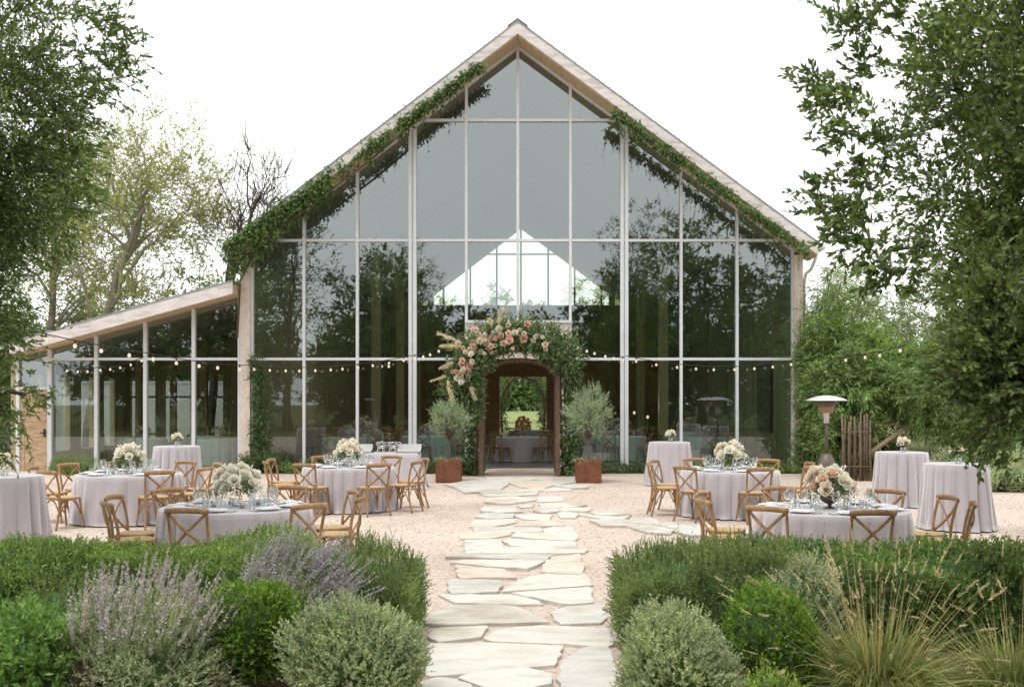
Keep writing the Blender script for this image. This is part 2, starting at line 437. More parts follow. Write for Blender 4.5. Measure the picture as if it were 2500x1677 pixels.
def hedge_run(name, label, x0, x1, y0, y1, h, mat, nsprig, sl, nleaf, lL, lW, up=.6, ang=.8, spread=.4, seed=1, cat='hedge', droop=0.0, taper_end=0):
    reseed(label)
    t = thing(name, label, cat, ((x0+x1)/2, (y0+y1)/2, 0))
    r2 = np.random.default_rng(seed)
    ks = r2.uniform(1.5, 6, (8, 2)); ph = r2.uniform(0, 6.28, 8)
    def top(x, y):
        z = h + sum(.024 * np.sin(ks[i, 0]*x + ks[i, 1]*y + ph[i]) for i in range(8))
        if taper_end:
            e = (x1 - x) if taper_end > 0 else (x - x0)
            z = z - .22 * h * np.clip(1 - e / .5, 0, 1) ** 2
        return z
    # dark core, coloured to read as shade inside the hedge
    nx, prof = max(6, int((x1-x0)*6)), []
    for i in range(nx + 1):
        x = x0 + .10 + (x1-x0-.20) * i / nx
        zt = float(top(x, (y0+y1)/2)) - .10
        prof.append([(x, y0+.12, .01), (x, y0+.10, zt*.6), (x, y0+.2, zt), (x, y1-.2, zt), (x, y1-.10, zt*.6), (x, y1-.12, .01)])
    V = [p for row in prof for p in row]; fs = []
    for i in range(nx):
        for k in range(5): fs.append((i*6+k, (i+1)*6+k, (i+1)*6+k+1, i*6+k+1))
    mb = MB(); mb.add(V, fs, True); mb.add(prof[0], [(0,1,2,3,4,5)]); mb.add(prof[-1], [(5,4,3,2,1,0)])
    mb.build('shade_core', M['core'], t)
    # sprigs over top, front, back and ends
    w, d = x1 - x0, y1 - y0
    areas = np.array([w*d*1.3, w*h*1.2, w*h*.5, d*h, d*h]); areas /= areas.sum()
    side = rng.choice(5, nsprig, p=areas)
    u, v = rng.random(nsprig), rng.random(nsprig)
    X = x0 + w*u; Y = y0 + d*v
    X = np.where(side == 3, x0 + rng.uniform(0, .08, nsprig), np.where(side == 4, x1 - rng.uniform(0, .08, nsprig), X))
    vert = side > 0
    Y = np.where(side == 1, y0 + rng.uniform(0, .10, nsprig), np.where(side == 2, y1 - rng.uniform(0, .1, nsprig), Y))
    Z = top(X, Y) - rng.uniform(0, .07, nsprig)
    Z = np.where(vert, top(X, Y) * rng.uniform(.04, .98, nsprig), Z)
    N = np.zeros((nsprig, 3)); N[side == 0, 2] = 1; N[side == 1, 1] = -1; N[side == 2, 1] = 1; N[side == 3, 0] = -1; N[side == 4, 0] = 1
    # rounded shoulders
    e = np.minimum(np.minimum(X - x0, x1 - X), np.minimum(Y - y0, y1 - Y))
    Z = Z - np.where(side == 0, .10 * np.clip(1 - e/.16, 0, 1) ** 2, 0)
    P = np.stack([X, Y, Z], 1)
    T = nrmz(N * .8 + np.array([0, 0, up]) + rng.normal(size=P.shape) * spread)
    L = sl * rng.uniform(.6, 1.35, nsprig)
    L = np.where((rng.random(nsprig) < .035) & (side == 0), L * 1.7, L)
    P = P - T * (L * .5)[:, None]
    V, Fc = twig_leaves(P, T, L, nleaf, lL, lW, ang, droop)
    arr_build('foliage', V, Fc, mat, t)
    V, Fc = twig_tubes(P, T, L * .95, .0012)
    arr_build('stems', V, Fc, M['stem'], t)
    return t
def bez(a, b, c, n):
    a, b, c = np.array(a, float), np.array(b, float), np.array(c, float)
    t = np.linspace(0, 1, n)[:, None]
    return (1-t)**2 * a + 2*t*(1-t) * b + t*t * c
def tree(name, label, trunk, ells, ncl, ntw, nlf, twL, lL, lW, lmat, bmat, trunk_r, nlimb=9, group=None, cat='tree', shell=2.2, up=.25,
         droop=.15, zmin=.3, extra=None, ang=.9, curve=.15, clr=.28, view=None, tw_r=.004):
    """trunk: list of points; ells: (centre, radii, weight). Clusters of leafy twigs fill the ellipsoids, limbs and branches carry them."""
    reseed(label)
    root = thing(name, label, cat, tuple(trunk[0]), group)
    w = np.array([e[2] for e in ells], float); w /= w.sum()
    ids = rng.choice(len(ells), ncl, p=w)
    Cn = np.array([e[0] for e in ells], float)[ids]; Rd = np.array([e[1] for e in ells], float)[ids]
    D = sphere_dirs(ncl)
    Pc = Cn + D * Rd * (rng.random(ncl) ** (1/shell))[:, None]
    if extra is not None:
        ex = np.array(extra, float); Pc = np.concatenate([Pc, ex])
        D = np.concatenate([D, nrmz(ex - np.array(ells[0][0]))]); ncl = len(Pc)
    LS = np.ones(ncl)
    if extra is not None: LS[-len(extra):] = .6
    k = Pc[:, 2] > zmin
    Pc, D, LS = Pc[k], D[k], LS[k]; ncl = len(Pc)
    tr = np.array(trunk, float)
    mb = MB()
    n = len(tr)
    # smooth trunk
    tp = []
    for i in range(n - 1):
        for s in np.linspace(0, 1, 4, endpoint=False): tp.append(tr[i] * (1-s) + tr[i+1] * s)
    tp.append(tr[-1]); tp = np.array(tp)
    tp[1:-1] += rng.normal(size=(len(tp)-2, 3)) * trunk_r * .25
    tr_r = [trunk_r * (1.25 if i == 0 else 1) * (1 - .75 * i / (len(tp)-1)) for i in range(len(tp))]
    mb.tube([tuple(p) for p in tp], tr_r, 9)
    nodes = [(p, r) for p, r in zip(tp[len(tp)//4:], tr_r[len(tp)//4:])]
    far = Pc[rng.choice(ncl, min(ncl, nlimb), replace=False)]
    limb_nodes = []
    for q in far:
        zs = tp[:, 2]
        cand = [i for i in range(len(tp)//4, len(tp)) if zs[i] < q[2] - .1*abs(q[2])] or [len(tp)//4]
        i = cand[-1] if random.random() < .4 else random.choice(cand)
        p0 = tp[i]; mid = p0 * .45 + q * .55 + np.array([0, 0, .18 * np.linalg.norm(q-p0)]) * (1 if q[2] > p0[2] else .3)
        pts = bez(p0, mid, q, 9)
        pts[1:-1] += rng.normal(size=(7, 3)) * np.linalg.norm(q-p0) * .018
        r0 = min(tr_r[i] * .55, trunk_r * .34)
        rs = [r0 * (1 - .85 * j / 8) + .004 for j in range(9)]
        mb.tube([tuple(p) for p in pts], rs, 6)
        limb_nodes += [(p, r) for p, r in zip(pts[2:], rs[2:])]
    NP = np.array([p for p, r in nodes + limb_nodes]); NR = np.array([r for p, r in nodes + limb_nodes])
    br = mb
    d0 = np.array([np.min(np.linalg.norm(NP - q, axis=1)) for q in Pc])
    for q in Pc[np.argsort(d0)]:
        d = np.linalg.norm(NP - q, axis=1) + np.where(NP[:, 2] > q[2] + .2, .3, 0)
        j = int(np.argmin(d)); p0 = NP[j]
        if d[j] < .12: continue
        mid = (p0 + q) / 2 + np.array([0, 0, .12 * d[j]]) + rng.normal(size=3) * .06 * d[j]
        pts = bez(p0, mid, q, 5)
        r0 = min(NR[j] * .7, .006 + .012 * d[j])
        r0 = min(r0, .03)
        re_ = max(.004, r0*.45)
        br.tube([tuple(p) for p in pts], [r0, r0*.85, r0*.7, r0*.55, re_], 4, caps=False)
        NP = np.concatenate([NP, pts[2:]]); NR = np.concatenate([NR, [r0*.7, r0*.55, re_]])
    br.build('trunk', bmat, root)
    # leafy twigs
    idx = np.repeat(np.arange(ncl), ntw)
    O = Pc[idx] + rng.normal(size=(len(idx), 3)) * clr * .35
    T = nrmz(D[idx] * .75 + rng.normal(size=(len(idx), 3)) * .75 + np.array([0, 0, up]))
    L = twL * rng.uniform(.5, 1.3, len(idx)) * LS[idx]
    V, Fc = twig_leaves(O, T, L, nlf, lL, lW, ang, droop, .05, .25, curve)
    arr_build('crown', V, Fc, lmat, root)
    V, Fc = twig_tubes(O, T, L * .97, tw_r, curve)
    arr_build('twigs', V, Fc, bmat, root)
    return root
def surface_vine(name, label, P, N, mat, twL, nlf, lL, lW, stem_pts, group=None, cat='vine', droop=.5, hang=.6, loc=None, strands=0):
    """leafy shoots rooted at points P pointing along N and drooping"""
    t = thing(name, label, cat, loc or tuple(P[0]), group)
    m = len(P)
    T = nrmz(N + rng.normal(size=P.shape) * .55 - np.array([0, 0, hang]))
    L = twL * rng.uniform(.5, 1.4, m)
    V, Fc = join([twig_leaves(P, T, L, nlf, lL, lW, 1.0, droop), twig_tubes(P, T, L, .003)])
    if strands:
        k = rng.choice(m, strands)
        Ps = P[k]; Ts = nrmz(rng.normal(size=(strands, 3))*.16 - np.array([0, .1, 1.0])); Ls = rng.uniform(.25, .85, strands)
        V2, F2 = twig_leaves(Ps, Ts, Ls, 11, lL*.85, lW*.85, 1.0, droop)
        V, Fc = join([(V, Fc), (V2, F2), twig_tubes(Ps, Ts, Ls, .003)])
    arr_build('foliage', V, Fc, mat, t)
    mb = MB()
    for pts, r in stem_pts: mb.tube(pts, r, 5)
    o0 = mb.build('stems', M['stem'], t)
    return t
# ------------------------------------------------------------------ setting: ground, beds, path
YF, YB = 28.8, 58.9
def grid_sheet(name, x0, x1, y0, y1, z, mat, nx=1, ny=1):
    V, fs = [], []
    for j in range(ny + 1):
        for i in range(nx + 1):
            V.append((x0 + (x1-x0)*i/nx, y0 + (y1-y0)*j/ny, z))
    for j in range(ny):
        for i in range(nx):
            a = j*(nx+1)+i; fs.append((a, a+1, a+nx+2, a+nx+1))
    return tag(arr_build(name, V, fs, mat), kind='structure')
def gravelmat():
    m, nt, out = newmat('pink_decomposed_granite')
    tc = nt.nodes.new('ShaderNodeTexCoord')
    v = nt.nodes.new('ShaderNodeTexVoronoi'); v.inputs['Scale'].default_value = 42
    nt.links.new(tc.outputs['Object'], v.inputs['Vector'])
    r = ramp(nt, v.outputs['Color'], [(0, G(.41,.335,.28)), (.35, G(.51,.43,.37)), (.7, G(.575,.495,.435)), (1, G(.66,.60,.545))])
    v2 = nt.nodes.new('ShaderNodeTexVoronoi'); v2.inputs['Scale'].default_value = 17
    mp = nt.nodes.new('ShaderNodeMapping'); mp.inputs['Scale'].default_value = (1, 1.6, 1); mp.inputs['Rotation'].default_value = (0, 0, .4)
    nt.links.new(tc.outputs['Object'], mp.inputs[0]); nt.links.new(mp.outputs[0], v2.inputs['Vector'])
    r2 = ramp(nt, v2.outputs['Distance'], [(0, G(1.04,1.03,1.02)), (.55, G(1,1,1)), (.85, G(.80,.76,.73))])
    col = mixc(nt, 1.0, r.outputs[0], r2.outputs[0], 'MULTIPLY')
    big = noise(nt, .45, 5)
    r3 = ramp(nt, big.outputs[0], [(.28, G(.80,.77,.74)), (.45, G(.97,.96,.95)), (.70, G(1.08,1.08,1.08))])
    col = mixc(nt, 1.0, col, r3.outputs[0], 'MULTIPLY')
    sp = noise(nt, 7, 6, None, .8)
    r4 = ramp(nt, sp.outputs[0], [(.30, G(.70,.64,.58)), (.40, G(1,1,1))])
    col = mixc(nt, .7, col, mixc(nt, 1.0, col, r4.outputs[0], 'MULTIPLY'))
    p = nt.nodes.new('ShaderNodeBsdfPrincipled'); p.inputs['Roughness'].default_value = .95; p.inputs['Specular IOR Level'].default_value = .08
    nt.links.new(col, p.inputs['Base Color'])
    b = nt.nodes.new('ShaderNodeBump'); b.inputs['Strength'].default_value = .6; b.inputs['Distance'].default_value = .012
    nt.links.new(v.outputs['Distance'], b.inputs['Height']); nt.links.new(b.outputs[0], p.inputs['Normal'])
    nt.links.new(p.outputs[0], out.inputs[0])
    return m
M['gravel'] = gravelmat()
M['earth'] = surf('dry_grass_earth', G(.07,.09,.035), G(.13,.14,.06), .8, None, .95, .05, fine=(9,))
M['mulch'] = surf('bark_mulch', G(.05,.035,.024), G(.17,.115,.08), 26, None, .95, .05, bump=.8, bscale=40)
M['lawn'] = surf('mown_lawn', G(.18,.23,.09), G(.27,.32,.14), .4, None, .95, .05, fine=(14,))
def stonemat():
    m, nt, out = newmat('cream_limestone')
    g = nt.nodes.new('ShaderNodeObjectInfo')
    r0 = ramp(nt, g.outputs['Random'], [(0, G(.50,.49,.46)), (.5, G(.60,.58,.54)), (.88, G(.60,.565,.505)), (1, G(.58,.50,.42))])
    n = noise(nt, 2.6, 8, (1, 2.2, 1), .65)
    r = ramp(nt, n.outputs[0], [(.28, G(.80,.76,.71)), (.5, G(1,1,1)), (.75, G(1.08,1.07,1.05))])
    col = mixc(nt, 1.0, r0.outputs[0], r.outputs[0], 'MULTIPLY')
    n2 = noise(nt, 13, 6, None, .75)
    r2 = ramp(nt, n2.outputs[0], [(.26, G(.62,.55,.48)), (.36, G(1,1,1))])
    col = mixc(nt, .8, col, mixc(nt, 1.0, col, r2.outputs[0], 'MULTIPLY'))
    n3 = noise(nt, .9, 6, None, .6)
    r3 = ramp(nt, n3.outputs[0], [(.32, G(.74,.69,.62)), (.52, G(1,1,1)), (.70, G(.90,.92,.93))])
    col = mixc(nt, 1.0, col, r3.outputs[0], 'MULTIPLY')
    p = nt.nodes.new('ShaderNodeBsdfPrincipled'); p.inputs['Roughness'].default_value = .8; p.inputs['Specular IOR Level'].default_value = .2
    nt.links.new(col, p.inputs['Base Color'])
    b = nt.nodes.new('ShaderNodeBump'); b.inputs['Strength'].default_value = .5; b.inputs['Distance'].default_value = .03
    nt.links.new(n.outputs[0], b.inputs['Height']); nt.links.new(b.outputs[0], p.inputs['Normal'])
    nt.links.new(p.outputs[0], out.inputs[0])
    return m
M['stone'] = stonemat()

grid_sheet('ground', -900, 900, -300, 1500, 0, M['earth'])
grid_sheet('lawn', -60, 60, 60, 260, .006, M['lawn'])
grid_sheet('gravel_courtyard', -24, 26, 2.5, 34, .006, M['gravel'])
def bed(name, poly):
    V = [(x, y, .014) for x, y in poly]
    mb = MB(); mb.add(V, [tuple(range(len(V)))]); return tag(mb.build(name, M['mulch']), kind='structure')
bed('left_planting_bed', [(-7,3.5),(-.80,3.5),(-.80,7.6),(-.95,8.5),(-1.5,9.45),(-7,9.6)])
bed('right_planting_bed', [(.78,3.5),(7,3.5),(7,9.6),(1.2,9.4),(.86,8.6),(.74,7.6)])
bed('wall_planting_strip_left', [(-7.4,27.6),(-1.5,27.6),(-1.3,28.62),(-7.4,28.62)])
bed('wall_planting_strip_right', [(1.2,27.7),(7.2,27.7),(7.2,28.62),(1.2,28.62)])

STONES = [
 [(180,1600),(250,1525),(340,1503),(440,1510),(560,1545),(640,1600),(600,1700),(150,1700)],
 [(500,1500),(590,1465),(720,1445),(960,1432),(1060,1455),(1130,1495),(1125,1535),(960,1570),(700,1568)],
 [(1215,1400),(1290,1340),(1360,1300),(1440,1285),(1530,1290),(1560,1350),(1600,1440),(1690,1540),(1480,1560),(1215,1550),(1208,1470)],
 [(300,1268),(700,1264),(1195,1282),(1135,1408),(900,1430),(620,1452),(400,1476),(290,1480),(262,1380)],
 [(680,1222),(790,1165),(1060,1138),(1300,1147),(1535,1162),(1550,1262),(1480,1275),(1240,1260),(750,1243)],
 [(290,1190),(370,1152),(675,1140),(665,1165),(635,1213),(480,1230),(350,1245),(300,1225)],
 [(275,1118),(330,1050),(430,1000),(760,992),(880,1005),(1000,1055),(1100,1106),(900,1112),(600,1122),(420,1124)],
 [(1140,1045),(1260,1004),(1490,986),(1510,1045),(1500,1090),(1470,1112),(1210,1122)],
 [(360,922),(850,922),(1040,962),(1070,984),(900,986),(480,974),(440,958)],
 [(870,908),(1130,888),(1395,870),(1420,950),(1415,972),(1270,982),(1100,956)],
 [(410,835),(440,812),(770,820),(790,855),(750,896),(440,912)],
 [(805,893),(880,838),(990,793),(1130,772),(1350,770),(1395,805),(1420,848),(1100,872)],
 [(465,714),(800,742),(885,798),(760,796),(500,803)],
 [(1070,750),(1095,690),(1150,662),(1330,648),(1360,720),(1340,762),(1180,760)],
 [(440,695),(520,680),(900,682),(1070,692),(960,730),(700,718)],
 [(412,655),(550,637),(810,632),(1150,642),(1060,683),(880,670),(640,658)],
 [(670,626),(800,590),(1000,589),(1370,600),(1355,622),(1230,628),(980,625)],
 [(530,545),(770,540),(800,580),(740,600),(620,626),(540,623)],
 [(790,542),(870,537),(1280,550),(1310,586),(1000,580),(860,573)],
 [(497,487),(850,482),(845,500),(700,523),(505,523)],
 [(865,510),(900,489),(1300,489),(1320,515),(1290,536),(1000,523)],
 [(590,455),(700,449),(1050,452),(1060,476),(700,481),(610,478)],
 [(1080,460),(1150,447),(1290,449),(1298,480),(1085,478)],
 [(570,440),(600,397),(880,397),(885,415),(800,430),(650,447)],
 [(885,438),(960,412),(1120,407),(1220,433),(1050,438)],
 [(605,375),(680,352),(880,357),(860,380),(700,386)],
 [(875,370),(1000,360),(1140,362),(1115,400),(950,388)],
 [(640,330),(670,307),(870,312),(930,335),(760,343)],
 [(1010,330),(1060,305),(1200,307),(1180,335),(1080,343)],
 [(900,300),(1010,287),(1000,306),(920,310)],
 [(671,270),(690,247),(880,237),(1030,257),(870,275),(790,278)],
 [(1040,266),(1052,237),(1210,237),(1225,263)],
 [(1050,290),(1200,277),(1380,292),(1300,303),(1100,303)],
 [(1150,330),(1220,310),(1400,314),(1390,333)],
 [(1180,350),(1220,342),(1310,349),(1318,364),(1295,378),(1200,378)],
 [(1325,362),(1440,366),(1600,375),(1690,362),(1620,399),(1490,384)],
 [(1410,397),(1560,391),(1720,400),(1740,433),(1490,430)],
 [(1410,343),(1520,329),(1640,331),(1680,353),(1480,360)],
 [(1663,440),(1830,430),(1990,462),(1960,488),(1800,480)],
 [(1690,388),(1840,386),(1900,410),(1830,420),(1730,420)],
 [(1850,425),(1960,420),(2120,440),(2090,462),(2010,458)],
 [(1990,470),(2140,450),(2290,470),(2330,494),(2100,500)],
 [(2130,440),(2300,440),(2420,470),(2320,480)],
 [(2350,480),(2520,470),(2640,500),(2400,510)],
 [(415,150),(540,132),(820,137),(740,188),(540,198),(480,168)],
 [(500,126),(600,113),(960,107),(970,118),(820,131)],
 [(655,205),(760,192),(1020,187),(1005,218),(840,226),(690,226)],
 [(835,132),(1130,124),(1140,153),(1040,183),(930,163)],
 [(1040,190),(1160,172),(1270,182),(1250,190),(1140,195)],
 [(1148,152),(1380,157),(1375,170),(1260,173)],
 [(1135,126),(1300,112),(1320,130),(1170,148)],
 [(700,97),(1100,99),(1120,115),(980,112),(720,108)],
]
def flagstones():
    path = MB(); V = [(-1.0,3.2,.010),(.98,3.2,.010),(.86,12,.010),(.8,20,.010),(1.6,24.3,.010),(1.6,27.5,.010),(-1.6,27.5,.010),(-1.2,22,.010),(-1.0,15,.010)]
    path.add(V, [tuple(range(len(V)))])
    root = tag(path.build('flagstone_path', M['gravel']), kind='structure')
    root['label'] = 'flagstone path of cream limestone running from the garden to the barn door'
    for k, poly in enumerate(STONES):
        h = rng.uniform(.032, .048)
        pts = [Vector(ground(950 + x/2.867, 1130 + y/2.867, h)) for x, y in poly]
        c0 = sum(pts, Vector()) / len(pts); kx, ky = (1.05, 1.09 if k < 13 else 1.24) if k < 44 else (1.16, 1.22)
        pts = [Vector((c0.x + (p.x-c0.x)*kx, c0.y + (p.y-c0.y)*ky, p.z)) for p in pts]
        # break the edges up
        out = []
        for i, p in enumerate(pts):
            q = pts[(i+1) % len(pts)]
            L = (q-p).length; n = max(2, int(L / .10))
            for s in range(n):
                t = s / n
                o = p.lerp(q, t)
                if s: 
                    d = (q-p).normalized(); nn = Vector((-d.y, d.x, 0))
                    o += nn * random.gauss(0, .010)
                out.append(o)
        n = len(out)
        c = sum(out, Vector()) / n
        top = [o + (c - o) * .0 for o in out]
        inner = [o + (c - o).normalized() * min(.018, (c-o).length*.3) + Vector((0, 0, .004)) for o in out]
        low = [Vector((o.x, o.y, .0)) + (o - c).normalized() * -.004 for o in out]
        vs = inner + top + low
        fs = [tuple(range(n))]
        fs += [(i+n, (i+1) % n + n, (i+1) % n, i) for i in range(n)]
        fs += [(i+2*n, (i+1) % n + 2*n, (i+1) % n + n, i+n) for i in range(n)]
        # orientation
        area = sum(out[i].x*out[(i+1) % n].y - out[(i+1) % n].x*out[i].y for i in range(n))
        if area < 0: fs = [tuple(reversed(f)) for f in fs]
        mb = MB(); mb.add(vs, fs); mb.build('flagstone', M['stone'], root)
flagstones()
# nearest slabs below the frame edge
# scattered gravel chips and fallen leaves on the courtyard
def scatter_gravel():
    n = 9000
    Y = 7.5 + 17 * rng.random(n) ** 1.4; X = rng.uniform(-1, 1, n) * (1.2 + Y * .42)
    s = rng.uniform(.006, .014, n) * (.7 + Y * .03)
    base = np.array([(1,0,0),(0,1,0),(-1,0,0),(0,-1,0),(0,0,.7),(0,0,-.5)], float)
    R = rng.uniform(0, 2*PI, n); c, sn = np.cos(R), np.sin(R)
    q = base[None] * s[:, None, None] * rng.uniform(.6, 1.4, (n, 6, 1))
    V = np.stack([q[..., 0]*c[:, None] - q[..., 1]*sn[:, None] + X[:, None], q[..., 0]*sn[:, None] + q[..., 1]*c[:, None] + Y[:, None], q[..., 2] + .012], -1)
    f = np.array([(0,1,4),(1,2,4),(2,3,4),(3,0,4),(1,0,5),(2,1,5),(3,2,5),(0,3,5)])
    Fc = (np.arange(n) * 6)[:, None, None] + f[None]
    o = arr_build('gravel', V.reshape(-1, 3), Fc.reshape(-1, 3), surf('gravel_chips', G(.36,.25,.19), G(.74,.62,.53), 9, None, .95, .05))
    tag(o, 'loose pinkish gravel chips strewn over the courtyard', 'gravel', kind='stuff')
scatter_gravel()

# ------------------------------------------------------------------ the barn
XR, ZR = -.16, 11.60
XL, ZL = -7.66, 5.86
XE, ZE = 7.56, 5.92
TH = .36
def roof_z(x):
    return ZR - (ZR-ZL) * (XR-x)/(XR-XL) if x < XR else ZR - (ZR-ZE) * (x-XR)/(XE-XR)
def under(x): return roof_z(x) - TH
PXM = [577, 695, 816.5, 942.5, 1065, 1183, 1302, 1425, 1554.5, 1682, 1809]
XM = [(d * 1.0693 - HX) * YF / F for d in PXM]
XM[5] = XR
ZT = [.06, 2.97, 6.11, 9.29]
barn = thing('glass_barn', 'large gabled barn with a glass front wall and pale wooden roof edge', 'barn', (0, YF, 0))
B = barn
YO = 27.9
mb = MB(); mb.slab(XL-.06, ZL-.045+.03, XR, ZR+.03, YO-.06, YB+.9, .05); mb.slab(XR, ZR+.03, XE+.06, ZE-.045+.03, YO-.06, YB+.9, .05)
rf = mb.build('roof', M['roofmetal'], B)
mb = MB(); mb.slab(XR-.26, ZR-.10, XR, ZR+.09, YO-.07, YB+.92, .03); mb.slab(XR, ZR+.09, XR+.26, ZR-.10, YO-.07, YB+.92, .03)
mb.build('ridge_cap', M['palemetal'], rf)
mb = MB()
for i in range(1, 26):
    t = i/26
    mb.beam((XL+(XR-XL)*t, YO, roof_z(XL+(XR-XL)*t)+.05), (XL+(XR-XL)*t, YB+.8, roof_z(XL+(XR-XL)*t)+.05), .03, .04)
    mb.beam((XE+(XR-XE)*t, YO, roof_z(XE+(XR-XE)*t)+.05), (XE+(XR-XE)*t, YB+.8, roof_z(XE+(XR-XE)*t)+.05), .03, .04)
mb.build('standing_seams', M['roofmetal'], rf)
# soffit and ceiling
mb = MB(); mb.slab(XL+.02, ZL-.03, XR, ZR-.03, YO+.003, YF+.1, TH-.04); mb.slab(XR, ZR-.03, XE-.02, ZE-.03, YO+.003, YF+.1, TH-.04)
mb.build('soffit', M['soffit'], B)
mb = MB(); mb.slab(XL+.1, ZL-.03+.07, XR, ZR-.03, YF+.1, YB+.8, TH-.04); mb.slab(XR, ZR-.03, XE-.1, ZE-.03+.07, YF+.1, YB+.8, TH-.04)
mb.build('ceiling', M['ceil'], B)
for sx, (xe, ze) in ((-1, (XL, ZL)), (1, (XE, ZE))):
    mb = MB(); a = (xe, ze-.02)
    if sx < 0: mb.slab(xe, ze-.025, XR-.002, ZR-.025, YO-.05, YO, .30)
    else: mb.slab(XR+.002, ZR-.025, xe, ze-.025, YO-.05, YO, .30)
    mb.build('fascia', M['fascia'], B)
# corner posts
mb = MB(); mb.box(-7.47, -7.225, 28.62, 28.9, 0, under(-7.4)); mb.build('corner_post', M['post'], B)
mb = MB(); mb.box(7.12, 7.36, 28.62, 28.9, 0, under(7.36)); mb.build('corner_post', M['post'], B)
# gutter on the right eave
mb = MB(); mb.tube([(XE+.09, YO-.1, ZE-.12), (XE+.09, YB, ZE-.12)], .085, 10); g = mb.build('gutter', M['trim'], B)
mb = MB(); mb.tube([(XE+.06, 28.3, ZE-.2), (XE+.03, 28.3, ZE-.4), (7.52, 28.45, ZE-.62), (7.42, 28.6, ZE-.72), (7.42, 28.75, ZE-1.0), (7.42, 28.75, .1)], .045, 8)
mb.build('downpipe', M['trim'], g)
# portal and doorway
PX0, PX1, PZ = XM[4], XM[6], 3.92
DX0, DX1, DZ = -1.08, .88, 2.97
ds = MB()
ds.box(PX0, DX0, YF-.12, YF+.22, 0, PZ); ds.box(DX1, PX1, YF-.12, YF+.22, 0, PZ); ds.box(DX0, DX1, YF-.12, YF+.22, DZ, PZ)
ds = ds.build('door_surround', M['post'], B)
mb = MB(); mb.box(PX0-.03, PX1+.03, YF-.16, YF+.24, PZ, PZ+.07); mb.build('lintel', M['alu'], ds)
mb = MB(); mb.box(DX0, DX1, YF-.2, YF+.3, .004, .05); mb.build('threshold', M['post'], ds)
# mullions
def clip_top(x): return under(x) + .01
for i, x in enumerate(XM):
    mb = MB(); zt = clip_top(x)
    z0 = .03 if i != 5 else PZ + .07
    if i in (3, 7):
        mb.box(x-.105, x-.02, 28.71, 28.86, z0, zt); mb.box(x+.02, x+.105, 28.71, 28.86, z0, zt); mb.box(x-.02, x+.02, 28.76, 28.84, z0, zt)
    elif i in (0, 10):
        mb.box(x-.03, x+.03, 28.73, 28.86, z0, zt)
    else:
        mb.box(x-.037, x+.037, 28.72, 28.86, z0, zt)
    mb.build('mullion', M['alu'], B)
for z, a, b in ((2.97, 0, 4), (2.97, 6, 10), (6.11, 0, 10), (9.29, 3, 7)):
    x0, x1 = XM[a], XM[b]
    if z == 6.11: x0 = -6.9
    mb = MB(); mb.box(x0, x1, 28.735, 28.85, z-.035, z+.035); mb.build('transom', M['alu'], B)
for a, b in ((0, 4), (6, 10)):
    mb = MB(); mb.box(XM[a], XM[b], 28.70, 28.88, .0, .075); mb.build('sill', M['alu'], B)
# raking top frame (pale aluminium under the soffit)
mb = MB(); mb.slab(-7.2, under(-7.2)+.01, XR, under(XR)+.01, 28.74, 28.845, .075); mb.slab(XR, under(XR)+.01, 7.1, under(7.1)+.01, 28.74, 28.845, .075)
mb.build('raking_frame', M['alu'], B)
# panes
def clip_poly(poly, za, zb):
    def half(p, inside, zc):
        out = []
        for i in range(len(p)):
            a, b = p[i], p[(i+1) % len(p)]
            ia, ib = inside(a), inside(b)
            if ia: out.append(a)
            if ia != ib:
                t = (zc - a[1]) / (b[1] - a[1]); out.append((a[0] + t*(b[0]-a[0]), zc))
        return out
    p = half(poly, lambda q: q[1] >= za, za)
    return half(p, lambda q: q[1] <= zb, zb) if p else p
def panes(xs, topf, rows, y, parent, mat, skip=None, name='window_pane'):
    for i in range(len(xs)-1):
        x0, x1 = xs[i], xs[i+1]
        poly = [(x0, 0), (x1, 0), (x1, topf(x1)), (x0, topf(x0))]
        for r in range(len(rows)-1):
            za, zb = rows[r], rows[r+1]
            if skip:
                za, zb = skip(i, za, zb)
                if za is None: continue
            q = clip_poly(poly, za, zb)
            if len(q) < 3: continue
            mb = MB(); mb.add([(x, y, z) for x, z in q], [tuple(range(len(q)))])
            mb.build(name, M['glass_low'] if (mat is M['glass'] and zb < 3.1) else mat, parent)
def sk(i, za, zb):
    if i in (4, 5):
        if zb <= 3.0: return None, None
        if za < 3.0: za = PZ + .03
    if i < 3 or i > 6:
        if abs(zb - 9.29) < .01: return za, 99
        if za >= 9.29: return None, None
    return za, zb
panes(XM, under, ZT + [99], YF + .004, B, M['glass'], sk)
# interior
mb = MB(); mb.box(-7.3, 7.3, YF-.1, YB+.2, -.02, .03); mb.build('floor', M['concrete'], B)
mb = MB(); mb.box(-7.46, -7.3, 28.9, YB, 0, under(-7.46)); mb.build('side_wall', M['inwall'], B)
sw = MB(); sw.box(7.2, 7.36, 28.9, YB, 0, under(7.36)); sw = sw.build('side_wall', M['olivewall'], B)
mb = MB()
for y in (31, 34, 38, 42.5, 47, 51): mb.box(7.13, 7.197, y-.05, y+.05, .03, 5.2)
mb.build('battens', M['column'], sw)
bw = MB()
bw.box(-7.3, -1.31, YB-.15, YB, 0, 7.0); bw.box(1.22, 7.3, YB-.15, YB, 0, 7.0); bw.box(-1.31, 1.22, YB-.15, YB, 3.12, 7.0)
bw = bw.build('back_wall', M['darkwood'], B)
mb = MB(); mb.box(-7.3, 7.3, YB-.16, YB-.151, 3.9, 7.0); mb.build('back_wall_upper', M['inwall'], bw)
gx = [-5.5, -4.35, -2.9, -1.47, -.16, 1.32, 2.75, 4.2, 5.2]
gb = MB()
for x in gx[1:-1]: gb.box(x-.05, x+.05, YB-.12, YB-.02, 7.0, under(x))
gb.box(-3.6, 3.3, YB-.11, YB-.03, 9.72, 9.80)
